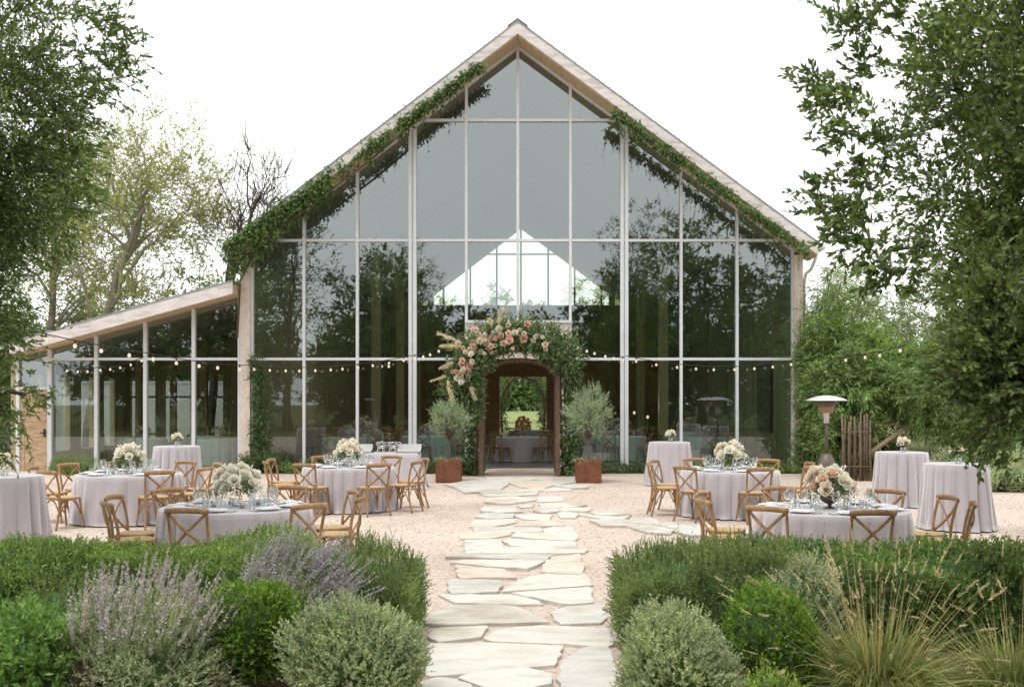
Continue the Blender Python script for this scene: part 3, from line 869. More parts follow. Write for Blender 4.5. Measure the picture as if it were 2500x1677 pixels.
gb.build('gable_window_bar', M['black'], B)
panes([-5.5, XR, 5.2], under, [7.0, 99], YB-.07, B, M['clearglass'], None, 'gable_pane')
for s in (-1, 1):
    mb = MB()
    xa, xb = (-7.3, -5.5) if s < 0 else (5.2, 7.3)
    mb.prism([(xa, 6.98), (xb, 6.98), (xb, under(xb)), (xa, under(xa))], YB-.15, YB-.0); mb.build('back_wall_cheek', M['inwall'], bw)
for y in (33.5, 40, 46.5, 53):
    for x in (-4.55, 4.3):
        mb = MB(); mb.box(x-.14, x+.14, y-.14, y+.14, .03, under(x)); mb.build('column', M['column'], B)
for y in (33.5, 40, 46.5, 53):
    mb = MB(); mb.beam((-7.3, y, 5.72), (XR, y, 11.1), .12, .22); mb.beam((7.2, y, 5.78), (XR, y, 11.1), .12, .22); mb.build('rafter', M['ceil'], B)
# dark framed picture on the right wall
mb = MB(); mb.box(7.10, 7.195, 31.3, 33.1, .95, 2.9); pf = mb.build('framed_panel', M['black'], B)

# ------------------------------------------------------------------ lean-to
lean = thing('lean_to', 'low glass walled lean-to with sloping wooden roof edge left of the barn', 'building', (-10, YF, 0))
LT = lean
def lz(x): return 4.97 + .275 * (x + 7.36)
LXL, LXR = -13.55, -7.478
mb = MB(); mb.slab(LXL-.05, lz(LXL-.05)+.03, LXR, lz(LXR)+.03, YO-.05, 37.3, .05); rf = mb.build('roof', M['roofmetal'], LT)
mb = MB()
for i in range(1, 14):
    x = LXL + (LXR-LXL)*i/14; mb.beam((x, YO, lz(x)+.05), (x, 37.2, lz(x)+.05), .03, .04)
mb.build('standing_seams', M['roofmetal'], rf)
mb = MB(); mb.slab(LXL, lz(LXL)-.025, LXR, lz(LXR)-.025, YO-.045, YO, .30); mb.build('fascia', M['fascia'], LT)
mb = MB(); mb.slab(LXL+.01, lz(LXL)-.03, LXR, lz(LXR)-.03, YO+.003, YF+.1, .27); mb.build('soffit', M['soffit'], LT)
mb = MB(); mb.slab(LXL+.01, lz(LXL)-.03, LXR, lz(LXR)-.03, YF+.1, 37.2, .27); mb.build('ceiling', M['ceil'], LT)
lund = lambda x: lz(x) - .30
LXM = [-12.56, -11.33, -10.03, -8.75, -7.53]
for i, x in enumerate([-13.40] + LXM):
    mb = MB(); w = .045 if i != 1 else .055
    mb.box(x-w, x+w, 28.72, 28.87, 0, lund(x)); mb.build('mullion', M['alu'], LT)
mb = MB(); mb.box(LXM[0], LXM[-1], 28.735, 28.85, 2.935, 3.005); mb.build('transom', M['alu'], LT)
mb = MB(); mb.box(-13.4, LXM[0], 28.735, 28.85, 2.16, 2.23); mb.build('transom', M['alu'], LT)
mb = MB(); mb.box(LXM[0], LXM[-1], 28.70, 28.88, 0, .075); mb.build('sill', M['alu'], LT)
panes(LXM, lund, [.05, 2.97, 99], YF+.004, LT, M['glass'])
panes([-13.4, LXM[0]], lund, [2.2, 99], YF+.004, LT, M['glass'])
dr = MB(); dr.box(-13.36, -12.61, 28.78, 28.83, .02, 2.16); dr = dr.build('door', M['door'], LT)
for x in (-13.3, -12.67):
    mb = MB(); mb.box(x-.055, x+.055, 28.765, 28.779, .03, 2.15); mb.build('stile', M['door'], dr)
for z in (.12, .55, .98, 1.4, 1.75, 2.08):
    mb = MB(); mb.box(-13.24, -12.73, 28.772, 28.779, z-.035, z+.035); mb.build('rail', M['door'], dr)
mb = MB(); mb.tube([(-12.70, 28.76, 1.02), (-12.70, 28.70, 1.02), (-12.78, 28.69, 1.02)], .014, 6); mb.box(-12.73, -12.67, 28.755, 28.764, .92, 1.12); mb.build('handle', M['black'], dr)
mb = MB(); mb.box(-13.6, -7.48, YF-.05, 37, -.02, .03); mb.build('floor', M['concrete'], LT)
mb = MB(); mb.box(-7.57, -7.475, 28.95, 37, .03, lund(-7.5)); mb.build('inner_wall', M['darkwood'], LT)
# back wall with tall narrow windows
wins = [(-13.35,-12.5),(-12.2,-11.3),(-11.0,-10.2),(-9.9,-9.2),(-8.95,-8.4)]
bk = MB(); xs = [-13.6] + [v for w in wins for v in w] + [-7.6]
for i in range(0, len(xs), 2): bk.box(xs[i], xs[i+1], 36.8, 37.0, 0, lund((xs[i]+xs[i+1])/2)-.02)
for a, b in wins: bk.box(a, b, 36.8, 37.0, 2.75, lund(a)-.02); bk.box(a, b, 36.8, 37.0, 0, .45)
bk = bk.build('back_wall', M['inwall'], LT)
for a, b in wins:
    mb = MB(); mb.add([(a,36.9,.45),(b,36.9,.45),(b,36.9,2.75),(a,36.9,2.75)], [(0,1,2,3)]); mb.build('window_pane', M['clearglass'], LT)
    mb = MB(); mb.box(a, b, 36.86, 36.94, 1.95, 2.02); mb.build('window_bar', M['column'], LT)
sdw = MB(); ys = [28.9, 29.6, 30.5, 31.3, 32.3, 33.1, 34.1, 34.9, 35.8, 37.0]
for i in range(0, len(ys), 2): sdw.box(-13.66, -13.5, ys[i], ys[i+1], 0, lund(-13.6)-.02)
for i in range(1, len(ys)-1, 2): sdw.box(-13.66, -13.5, ys[i], ys[i+1], 0, .4); sdw.box(-13.66, -13.5, ys[i], ys[i+1], 2.6, lund(-13.6)-.02)
sdw.build('side_wall', M['inwall'], LT)
for i in range(1, len(ys)-1, 2):
    mb = MB(); mb.add([(-13.58,ys[i],.4),(-13.58,ys[i+1],.4),(-13.58,ys[i+1],2.6),(-13.58,ys[i],2.6)], [(0,1,2,3)]); mb.build('window_pane', M['clearglass'], LT)
for x in (-12.3, -11.2, -10.2, -9.25):
    mb = MB(); mb.box(x-.09, x+.09, 34.6, 34.78, .03, lund(x)-.02); mb.build('column', M['column'], LT)

def fallen_leaves():
    n = 420
    Y = 7.6 + 20*rng.random(n)**1.2; X = rng.uniform(-1, 1, n)*(1.5 + Y*.42)
    P = np.stack([X, Y, np.full(n, .022)], 1); a = rng.uniform(0, 2*PI, n)
    D = np.stack([np.cos(a), np.sin(a), rng.uniform(-.1, .25, n)], 1); S = nrmz(np.stack([-np.sin(a), np.cos(a), rng.uniform(-.3, .3, n)], 1))
    V, Fc = leaf_quads(P, nrmz(D), S, rng.uniform(.03, .06, n), rng.uniform(.012, .024, n), .2)
    tag(arr_build('fallen_leaves', V, Fc, M['leaflitter']), 'dry fallen leaves scattered over the gravel and stones', 'leaves', kind='stuff')
M['leaflitter'] = leafmat('dry_leaves', G(.13,.09,.05), G(.34,.25,.14), .1, 5)
fallen_leaves()

# pale outbuilding behind on the left
ob = thing('outbuilding', 'white shed with a pale metal roof behind the lean-to on the far left', 'building', (-21, 42, 0))
mb = MB(); mb.prism([(-24.5,0),(-17.6,0),(-17.6,3.7),(-21,5.0),(-24.5,3.7)], 42, 50); mb.build('wall', M['trim'], ob)
mb = MB(); mb.slab(-24.9, 3.68, -21, 5.16, 41.6, 50.4, .08); mb.slab(-21, 5.16, -17.2, 3.68, 41.6, 50.4, .08); mb.build('roof', M['palemetal'], ob)
mb = MB(); mb.box(-19.9, -18.9, 41.96, 41.995, 1.0, 2.4); mb.build('window', M['black'], ob)
# ------------------------------------------------------------------ chairs
def arc(a, b, bulge, n=9):
    a, b, bulge = Vector(a), Vector(b), Vector(bulge)
    return [a.lerp(b, i/(n-1)) + bulge * (4 * (i/(n-1)) * (1 - i/(n-1))) for i in range(n)]
def spline(pts, n=4):
    P = [Vector(p) for p in pts]; out = []
    for i in range(len(P)-1):
        p0, p1, p2, p3 = P[max(i-1,0)], P[i], P[i+1], P[min(i+2,len(P)-1)]
        for s in range(n):
            t = s/n
            out.append(.5*((2*p1)+(p2-p0)*t+(2*p0-5*p1+4*p2-p3)*t*t+(3*p1-p0-3*p2+p3)*t**3))
    out.append(P[-1]); return out
def seat_mb():
    mb = MB(); ring = []
    for k in range(28):
        a = 2*PI*k/28; c, s = math.cos(a), math.sin(a)
        x = abs(c)**.62 * (1 if c > 0 else -1); y = abs(s)**.62 * (1 if s > 0 else -1)
        ring.append((x * (.205 + .018*y), y*.205))
    prof = [(.90, .425), (1.0, .430), (1.03, .443), (1.0, .458), (.93, .462)]
    vs = [(x*r, y*r, z) for r, z in prof for x, y in ring]; n = 28
    fs = [(i*n+k, i*n+(k+1) % n, (i+1)*n+(k+1) % n, (i+1)*n+k) for i in range(len(prof)-1) for k in range(n)]
    fs.append(tuple(range(n-1, -1, -1)))
    mb.add(vs, fs, True)
    pad = MB()
    rr = [(.93, .462), (.88, .458), (.5, .459)]
    vs = [(x*r, y*r, z) for r, z in rr for x, y in ring]; vs.append((0, 0, .459))
    fs = [(i*n+k, i*n+(k+1) % n, (i+1)*n+(k+1) % n, (i+1)*n+k) for i in range(2) for k in range(n)] + [(2*n+k, 2*n+(k+1) % n, 3*n) for k in range(n)]
    pad.add(vs, fs, True)
    return mb, pad
def make_chair():
    t = thing('crossback_chair', 'wooden cross-back chair', 'chair', (0, 0, 0))
    a, b = seat_mb()
    st = a.build('seat', M['chair'], t); b.build('cane_panel', M['cane'], st)
    for s in (-1, 1):
        mb = MB(); mb.tube(spline([(s*.205,-.275,0),(s*.19,-.215,.22),(s*.185,-.195,.44),(s*.192,-.215,.62),(s*.20,-.265,.815)]), [.0165]*17, 8)
        mb.build('leg', M['chair'], t)
        mb = MB(); mb.tube(spline([(s*.20,.225,0),(s*.178,.185,.25),(s*.172,.165,.43)]), [.014,.0145,.015,.0155,.016,.0165,.017,.0175,.018], 8)
        mb.build('leg', M['chair'], t)
    pts = arc((-.222,-.262,.822), (.222,-.262,.822), (0,-.045,.012), 13)
    mb = MB(); mb.tube(pts, [.024]+[.029]*11+[.024], 8, .62, (0,0,1)); mb.build('top_rail', M['chair'], t)
    for s in (-1, 1):
        mb = MB(); mb.tube(arc((s*.190,-.258,.80), (-s*.165,-.20,.475), (0,-.035+s*.006,0), 10), .0165, 6, .5, (1,0,0)); mb.build('cross_slat', M['chair'], t)
    for p, q in (((-.175,.17),(.175,.17)), ((-.187,-.2),(.187,-.2)), ((-.178,.165),(-.187,-.195)), ((.178,.165),(.187,-.195))):
        A = Vector((*p, .20)); C_ = Vector((*q, .20)); up = Vector((0, 0, .222))
        mid = (A + C_) / 2 + up
        mb = MB()
        for E in (A, C_):
            m1 = E.lerp(mid, .35) + Vector((0,0,.06)); m2 = E.lerp(mid, .70) + Vector((0,0,.052))
            mb.tube(spline([E, m1, m2, mid], 3), .0085, 6)
        mb.build('brace', M['chair'], t)
    return t
CH = make_chair()
CH_USED = [False]
def put_chair(x, y, ang, label, group):
    """ang: direction (degrees) the sitter looks towards"""
    rz = math.radians(ang - 90)
    if not CH_USED[0]:
        CH_USED[0] = True
        CH.location = (x, y, .012); CH.rotation_euler = (0, 0, rz); tag(CH, label, None, group); return CH
    return dup(CH, (x, y, .012), rz, label, group)

# one-piece chair for the dim interior, far too small to show its parts
def simple_chair():
    mb = MB()
    a, b = seat_mb(); mb.add(a.v, a.f, True); mb.add(b.v, b.f, True)
    for s in (-1, 1):
        mb.tube([(s*.205,-.275,0),(s*.185,-.195,.44),(s*.20,-.265,.815)], .0165, 5)
        mb.tube([(s*.20,.225,0),(s*.172,.165,.43)], .015, 5)
        mb.tube([(s*.190,-.258,.80), (-s*.165,-.20,.475)], .016, 4)
    mb.tube(arc((-.222,-.262,.822), (.222,-.262,.822), (0,-.045,.012), 5), .027, 6, .62, (0,0,1))
    return mb.build('crossback_chair', M['chair'])
SCH = [simple_chair(), False]
def put_simple(x, y, ang, label, group, z=.03):
    o = SCH[0] if not SCH[1] else dup_obj(SCH[0])
    SCH[1] = True
    o.location = (x, y, z); o.rotation_euler = (0, 0, math.radians(ang-90))
    return tag(o, label, 'chair', group)

# ------------------------------------------------------------------ tables
def cloth_mb(r, h, flare, nf, amp, seed, n=480):
    r2 = np.random.default_rng(seed)
    a = np.linspace(0, 2*PI, n, endpoint=False)
    warp = a + sum(r2.uniform(.02, .10) * np.sin(k*a + r2.uniform(0, 6.28)) for k in (1, 2, 3))
    lobe = np.abs(np.cos(nf*warp*.5)) ** .55; fold = 2.1*lobe - 1.45
    fold = fold * (.85 + .40*np.sin(2*a + r2.uniform(0, 6)) + .2*np.sin(5*a + r2.uniform(0, 6))) + .16*np.cos((nf*2-3)*warp + 1.0)
    prof = [(0, 0), (.4, 0), (.8, 0), (.955, 0), (.985, -.002), (1.0, -.012)]
    vs, fs = [(0, 0, h)], []
    rows = []
    for q, dz in prof[1:]: rows.append([(r*q*math.cos(t), r*q*math.sin(t), h+dz) for t in a])
    nv = 12
    for i in range(1, nv+1):
        t = i/nv
        g = t**.55
        rr = r * (1.004) + flare*t**1.3 + amp * fold * g
        z = h - .012 - (h - .032) * t
        zz = z + (.012*np.sin(3*a)+.01*fold) * (t > .99)
        dx = .012 * t * np.sin(nf*.5*warp + 6*t)
        rows.append([((rr[k]+dx[k])*math.cos(a[k]), (rr[k]+dx[k])*math.sin(a[k]), float(zz[k]) if np.ndim(zz) else z) for k in range(n)])
    puddle = r * 1.004 + flare*1.12 + amp * fold * 1.25 + .012
    rows.append([(puddle[k]*math.cos(a[k]), puddle[k]*math.sin(a[k]), .016 + .004*math.sin(5*a[k])) for k in range(n)])
    for row in rows: vs += row
    fs += [(0, 1+k, 1+(k+1) % n) for k in range(n)]
    for i in range(len(rows)-1):
        o = 1 + i*n
        fs += [(o+k, o+n+k, o+n+(k+1) % n, o+(k+1) % n) for k in range(n)]
    mb = MB(); mb.add(vs, fs, True); return mb
def make_table(name, label, loc, r, h, flare, nf, amp, seed, group, mat=None, cat='table'):
    t = thing(name, label, cat, loc, group)
    me = cloth_mb(r, h, flare, nf, amp, seed)
    me.v = [(v[0]+loc[0], v[1]+loc[1], v[2]+loc[2]) for v in me.v]
    me.build('tablecloth', mat or M['cloth'], t)
    tp = MB(); tp.lathe([(r-.02, h-.035), (r-.012, h-.03), (r-.012, h-.014), (r-.02, h-.010)], 48, loc); tp.build('tabletop', M['darkwood'], t)
    return t

# ------------------------------------------------------------------ flowers
def rose_mesh(npet=15, seed=0):
    r2 = random.Random(seed); vs, fs = [], []
    for k in range(npet):
        f = k / (npet-1); a = k*2.39996 + r2.uniform(-.2, .2)
        rad = .04 + .36*f**.85; h = .50 - .30*f; lean = .10 + .75*f**1.3; w = .22 + .30*f
        c, s = math.cos(a), math.sin(a)
        o = len(vs)
        for i in range(4):
            v = i/3
            for j in range(5):
                u = j/4 - .5
                out = rad*(.35+.65*math.sin(v*1.5)) + lean*.25*v**2.2 - .20*u*u*4*.35
                z = -.15 + (h+.22)*v - .08*(v > .9)*f + .03*r2.uniform(-1, 1)*v - u*u*.35*v
                t = u*w*1.55*(.45+.75*math.sin(v*2.1))
                vs.append((c*out - s*t, s*out + c*t, z))
        for i in range(3):
            for j in range(4): fs.append((o+i*5+j, o+i*5+j+1, o+(i+1)*5+j+1, o+(i+1)*5+j))
    me = bpy.data.meshes.new('rose'); me.from_pydata(vs, [], fs)
    me.polygons.foreach_set('use_smooth', [True]*len(fs)); me.update()
    return me
ROSE = {}
def rose(kind, parent, p, d, size):
    if kind not in ROSE:
        me = rose_mesh(15, hash(kind) % 7 if False else len(ROSE)); me.materials.append(M[kind]); ROSE[kind] = me
    o = bpy.data.objects.new('rose', ROSE[kind]); COL.objects.link(o); o.parent = parent
    w = wloc(parent)
    o.location = (p[0]-w[0], p[1]-w[1], p[2]-w[2])
    o.rotation_euler = Vector(d).to_track_quat('Z', 'Y').to_euler()
    o.rotation_euler.rotate_axis('Z', random.uniform(0, 6.28))
    o.scale = (size,)*3
    return o
def vase_mb(kind, s):
    mb = MB()
    if kind == 'bowl': mb.lathe([(.050*s,0),(.052*s,.006),(.016*s,.022),(.014*s,.045),(.035*s,.055),(.07*s,.085),(.078*s,.125),(.074*s,.125),(.03*s,.065)], 20)
    else: mb.lathe([(.036*s,0),(.042*s,.01),(.045*s,.06),(.040*s,.09),(.037*s,.09),(.042*s,.06),(.036*s,.012)], 18)
    return mb
def arrangement(label, loc, n, spread, height, rs, kinds, vase, vs, group, leafmat_, nl=170, spikes=5):
    t = thing('flower_arrangement', label, 'flowers', loc, group)
    v = vase_mb('bowl' if vase == 'bowl' else 'jar', vs); v.v = [(a+loc[0], b+loc[1], c+loc[2]) for a, b, c in v.v]
    v.build('vase', M['bronze'] if vase == 'bowl' else M['stemglass'], t)
    base = Vector(loc) + Vector((0, 0, .10*vs))
    D = []
    for i in range(n):
        u = (i + .5) / n
        z = 1 - 1.15*u; a = i*2.39996 + random.uniform(-.3, .3); rr = math.sqrt(max(0, 1-z*z))
        D.append(Vector((rr*math.cos(a), rr*math.sin(a), z)))
    for d in D:
        p = base + Vector((d.x*spread, d.y*spread, (d.z*.75+.35)*height)) * random.uniform(.82, 1.08)
        rose(random.choice(kinds), t, p, (d.x, d.y, max(d.z, -.1)+.35), rs*random.uniform(.7, 1.2))
    m = nl
    Dn = sphere_dirs(m); Dn[:, 2] = np.abs(Dn[:, 2])*.8 - .15
    P = np.array(base) + np.array([0, 0, .12*height]) + Dn*np.array([spread*.5, spread*.5, height*.45])
    T = nrmz(Dn + rng.normal(size=Dn.shape)*.35)
    L = np.full(m, spread*.85)*rng.uniform(.5, 1.15, m)
    V, Fc = twig_leaves(P, T, L, 5, .030*vs**.6, .016*vs**.6, .8, .2)
    arr_build('foliage', V, Fc, leafmat_, t)
    if spikes:
        a = rng.uniform(0, 2*PI, spikes); T = nrmz(np.stack([np.cos(a)*.55, np.sin(a)*.55, np.full(spikes, 1.0)], 1))
        P = np.tile(np.array(base), (spikes, 1)) + T*height*.55
        L = np.full(spikes, height*.75)
        for q in range(spikes):
            V, Fc = join([twig_leaves(P[q:q+1], T[q:q+1], L[q:q+1], 46, .034, .026, 1.2, 0, .15), twig_tubes(P[q:q+1], T[q:q+1], L[q:q+1], .004)])
            arr_build('stock_spike', V, Fc, M['rosewhite'], t)
    return t

# ------------------------------------------------------------------ place settings
def proto_plate():
    mb = MB(); mb.lathe([(.0,.006),(.085,.006),(.095,.010),(.135,.020),(.137,.022),(.133,.022),(.093,.014),(.0,.011)], 32, cap=False)
    return mb.build('dinner_plate', M['china'])
def proto_napkin():
    mb = MB(); vs, fs = [], []
    nx, ny = 9, 6
    for layer, z in ((0, .0), (1, .014)):
        for i in range(nx+1):
            for j in range(ny+1):
                x = -.105 + .21*i/nx; y = -.06 + .12*j/ny
                e = min(i, nx-i, j, ny-j)
                zz = z + (.006 if layer and e else 0) + (.004*math.sin(i*1.3+j*2.1) if layer else 0)
                vs.append((x*(1-.03*math.sin(j*1.9)), y*(1+.05*math.sin(i*.9)), zz))
    k = (nx+1)*(ny+1)
    for L_ in (0, 1):
        for i in range(nx):
            for j in range(ny):
                a = L_*k + i*(ny+1)+j; fs.append((a, a+ny+1, a+ny+2, a+1))
    bd = [i*(ny+1) for i in range(nx+1)] + [nx*(ny+1)+j for j in range(1, ny+1)] + [i*(ny+1)+ny for i in range(nx-1, -1, -1)] + [j for j in range(ny-1, 0, -1)]
    for a, b in zip(bd, bd[1:]+bd[:1]): fs.append((a, b, b+k, a+k))
    mb.add(vs, fs, True); return mb.build('folded_napkin', M['napkin'])
def proto_glass(tall):
    s = 1.0 if tall else .82
    mb = MB(); mb.lathe([(.034*s,0),(.034*s,.003),(.006,.010),(.0038,.03),(.0038,.085*s),(.012,.095*s),(.034*s,.12*s),(.042*s,.15*s),(.040*s,.185*s),(.034*s,.215*s)], 16, cap=False)
    return mb.build('wine_glass', M['stemglass'])
def proto_tumbler():
    mb = MB(); mb.lathe([(.0,.004),(.030,.004),(.034,.09),(.035,.092),(.033,.09),(.029,.010)], 14, cap=False)
    return mb.build('water_tumbler', M['stemglass'])
def proto_fork():
    mb = MB(); mb.box(-.006,.006,-.09,.045,.002,.006); mb.box(-.011,.011,.045,.06,.002,.006)
    for x in (-.0095,-.0032,.0032,.0095): mb.box(x-.0018,x+.0018,.06,.10,.002,.006)
    return mb.build('fork', M['silver'])
def proto_knife():
    mb = MB(); mb.box(-.006,.006,-.10,-.01,.002,.007); mb.add([(-.006,-.01,.002),(.010,-.01,.002),(.010,.07,.002),(-.002,.11,.002),(-.006,.11,.002),(-.006,-.01,.005),(.010,-.01,.005),(.010,.07,.005),(-.002,.11,.005),(-.006,.11,.005)],
        [(4,3,2,1,0),(5,6,7,8,9),(0,1,6,5),(1,2,7,6),(2,3,8,7),(3,4,9,8),(4,0,5,9)])
    return mb.build('knife', M['silver'])
PR = dict(dinner_plate=proto_plate(), folded_napkin=proto_napkin(), wine_glass=proto_glass(True), champagne=proto_glass(False), water_tumbler=proto_tumbler(), fork=proto_fork(), knife=proto_knife())
PUSED = set()
def put(kind, loc, rz, label, cat, group):
    o = PR[kind] if kind not in PUSED else dup_obj(PR[kind])
    PUSED.add(kind)
    o.location = loc; o.rotation_euler = (0, 0, rz)
    return tag(o, label, cat, group)
def votive(loc, label, group):
    t = thing('votive_candle', label, 'candle', loc, group)
    mb = MB(); mb.lathe([(.028,0),(.033,.005),(.036,.07),(.034,.07),(.030,.008)], 14, loc); mb.build('cup', M['stemglass'], t)
    mb = MB(); mb.lathe([(.026,.008),(.027,.035),(.003,.037),(.002,.045)], 12, loc); mb.build('wax', M['wax'], t)
    return t

def heading(a):
    """words for where a chair stands at its table, seen from the garden path"""
    a = (a + 180) % 360 - 180
    return a
TABLES = [
 ('near left', (-3.10, 11.70), .80, [-95,-43,-5,30,77,140,180,-147], 1.06),
 ('far left', (-6.15, 16.9), .80, [-52,-122,-170,150,115,70,-15,32], 1.10),
 ('left table beside the buffet', (-3.02, 18.7), .78, [-115,-58,-20,15,65,120,170,-160], 1.08),
 ('near right', (3.24, 11.50), .82, [-132,-88,-22,8,45,100,155,-172], 1.08),
 ('far right', (3.38, 17.8), .80, [-130,-80,-35,2,48,105,150,-175], 1.08),
]
NAMES = {'near left': 'near left round table', 'far left': 'far left round table', 'left table beside the buffet': 'table before the buffet',
         'near right': 'near right round table', 'far right': 'far right round table'}
TL = {'near left': 'round table under lilac grey cloth just behind the left hedge',
      'far left': 'round table under lilac grey cloth at the far left before the lean-to',
      'left table beside the buffet': 'round table under lilac grey cloth in front of the long buffet table',
      'near right': 'round table under lilac cloth just behind the right hedge, blush flowers on it',
      'far right': 'round table under lilac grey cloth on the right beyond the branch path'}
FL = {'near left': 'large white rose centrepiece on the near left round table', 'far left': 'white rose centrepiece with spikes on the far left round table',
      'left table beside the buffet': 'loose white flower centrepiece on the table before the buffet', 'near right': 'blush and white rose centrepiece in a bronze footed bowl, near right table',
      'far right': 'white flower centrepiece on the right table beyond the branch path'}
def side_words(a):
    a = (a + 360) % 360
    for lo, hi, w in ((0,20,'facing left from its right side'), (20,62,'at its back right'), (62,92,'behind it, right of centre'), (92,128,'behind it, left of centre'),
                      (128,165,'at its back left'), (165,192,'facing right from its left side'), (192,222,'at its front left corner'), (222,262,'in front of it, left of centre'),
                      (262,285,'in front of it, at the centre'), (285,322,'in front of it, right of centre'), (322,361,'at its front right corner')):
        if lo <= a < hi: return w
for ti, (nm, (tx, ty), r, angs, R) in enumerate(TABLES):
    H = .735
    make_table('round_table', TL[nm], (tx, ty, .012), r, H, .055, 22 + ti % 3, .046, 20+ti, 'round tables in the courtyard')
    top = .012 + H
    seen = {}
    for a in angs:
        ar = math.radians(a + random.uniform(-2, 2)); rr = R + random.uniform(-.03, .06)
        x, y = tx + rr*math.cos(ar), ty + rr*math.sin(ar)
        put_chair(x, y, a + 180 + random.uniform(-6, 6), 'wooden cross-back chair of the %s, %s' % (NAMES[nm], side_words(a)), 'cross-back chairs around the courtyard tables')
        f = math.radians(a); c, s = math.cos(f), math.sin(f)
        rp = r - .20
        w = 'on the ' + NAMES[nm]
        put('dinner_plate', (tx+rp*c, ty+rp*s, top), 0, 'white dinner plate with napkin ' + w, 'plate', 'plates on the ' + NAMES[nm])
        put('folded_napkin', (tx+rp*c, ty+rp*s, top+.018), f+PI/2+random.uniform(-.15,.15), 'folded pale grey napkin lying on a plate ' + w, 'napkin', 'napkins on the ' + NAMES[nm])
        put('fork', (tx+rp*c-.175*s, ty+rp*s+.175*c, top), f+PI/2, 'silver fork beside a plate ' + w, 'fork', 'forks on the ' + NAMES[nm])
        put('knife', (tx+rp*c+.175*s, ty+rp*s-.175*c, top), f+PI/2, 'silver knife beside a plate ' + w, 'knife', 'knives on the ' + NAMES[nm])
        rg = r - .40
        put('wine_glass', (tx+rg*c+.07*s, ty+rg*s-.07*c, top), 0, 'clear stemmed wine glass ' + w, 'glass', 'wine glasses on the ' + NAMES[nm])
        put('champagne', (tx+(rg+.02)*c-.05*s, ty+(rg+.02)*s+.05*c, top), 0, 'small clear stemmed glass ' + w, 'glass', 'small stemmed glasses on the ' + NAMES[nm])
        put('water_tumbler', (tx+(rg-.07)*c+.02*s, ty+(rg-.07)*s-.02*c, top), 0, 'clear water tumbler ' + w, 'glass', 'tumblers on the ' + NAMES[nm])
    for k in range(4):
        a = k*PI/2 + .5; votive((tx+.24*math.cos(a), ty+.24*math.sin(a), top), 'small clear glass votive candle ' + w, 'votive candles on the ' + NAMES[nm])
    near = nm.startswith('near')
    kinds = ['rosewhite','rosewhite','rosecream','rosecream','rosepeach'] if nm == 'near right' else ['rosewhite','rosewhite','rosewhite','rosewhite','rosecream']
    arrangement(FL[nm], (tx, ty, top), 17 if near else 15, .21, .27, .135, kinds, 'bowl' if nm == 'near right' else 'jar', 1.35, 'centrepieces on the courtyard tables', M['lf_garland'], 260, 8)

CT = [('tall cocktail table cut off by the left picture edge', (-6.42, 13.4)), ('tall cocktail table before the lean-to glass, behind the far left table', (-7.0, 21.9)),
      ('tall cocktail table nearest the barn glass on the right', (3.22, 24.0)), ('tall cocktail table left of the two beneath the right tree', (6.75, 19.4)),
      ('tall cocktail table at front right, largest of the tall tables', (6.33, 15.9))]
VW = ['on the cocktail table at the left edge', 'on the cocktail table before the lean-to', 'on the cocktail table nearest the barn glass', 'on the cocktail table under the right tree', 'on the front right cocktail table']
for i, (lb, (x, y)) in enumerate(CT):
    make_table('cocktail_table', lb, (x, y, .012), .45, .95, .075, 17 + i % 3, .050, 50+i, 'tall cocktail tables')
    arrangement('small white flower posy in a glass jar ' + VW[i], (x+.02, y-.03, .962), 10, .095, .12, .085, ['rosewhite','rosewhite','rosecream'], 'jar', 1.15, 'posies on the cocktail tables', M['lf_garland'], 60, 0)

# ------------------------------------------------------------------ buffet table with wares
bf = thing('buffet_table', 'long rectangular table under lilac cloth before the barn glass, trays on it', 'table', (-3.0, 23.3, .012))
def rect_cloth(x0, x1, y0, y1, h, z0, flare=.10, amp=.02, seed=1):
    r2 = np.random.default_rng(seed); pts = []
    cs = [(x0,y0),(x1,y0),(x1,y1),(x0,y1)]; N = 40
    per = []
    for i in range(4):
        a, b = np.array(cs[i]), np.array(cs[(i+1) % 4])
        d = (b-a)/np.linalg.norm(b-a); nn = np.array([d[1], -d[0]])
        for s in range(N):
            t = s/N; cd = min(t, 1-t)
            cn = max(0, 1-cd/.10)
            dg = nn if s else nrmz((nn + np.array([-d[0], -d[1]])))
            per.append((a+(b-a)*t, dg, 1 + 1.2*cn, math.sin(s*1.05+r2.uniform(-.3,.3)) * (1-cn)))
    n = len(per); vs, fs = [], []
    for tt in np.linspace(0, 1, 9):
        for p, dg, k, f in per:
            q = p + dg*(flare*k*tt**1.4 + amp*f*tt + (.004 if tt else 0)); vs.append((q[0], q[1], z0 + h - (h-.012)*tt - (.006 if tt else 0)))
    for i in range(8):
        fs += [(i*n+k, (i+1)*n+k, (i+1)*n+(k+1) % n, i*n+(k+1) % n) for k in range(n)]
    fs.append(tuple(range(n))); mb = MB(); mb.add(vs, fs, True); return mb
mb = rect_cloth(-3.85, -2.25, 22.95, 23.65, .75, .012); mb.sm[-1] = False; mb.build('tablecloth', M['cloth'], bf)
mb = MB(); mb.box(-3.83, -2.27, 22.97, 23.63, .71, .745); mb.build('tabletop', M['darkwood'], bf)
for x, lb in ((-3.5, 'left'), (-2.45, 'right')):
    c = thing('card_rack', 'white scalloped card rack at the %s end of the buffet table' % lb, 'rack', (x, 23.3, .764), 'card racks on the buffet')
    mb = MB(); mb.box(x-.27, x+.27, 23.12, 23.48, .764, .775); mb.build('base', M['black'], c)
    for k in range(3):
        mb = MB(); y = 23.18+.11*k
        for j in range(9):
            xx = x-.25+.055*j; mb.box(xx, xx+.05, y, y+.012, .776+.03*k, .85+.045*k)
        mb.build('card_row', M['china'], c)
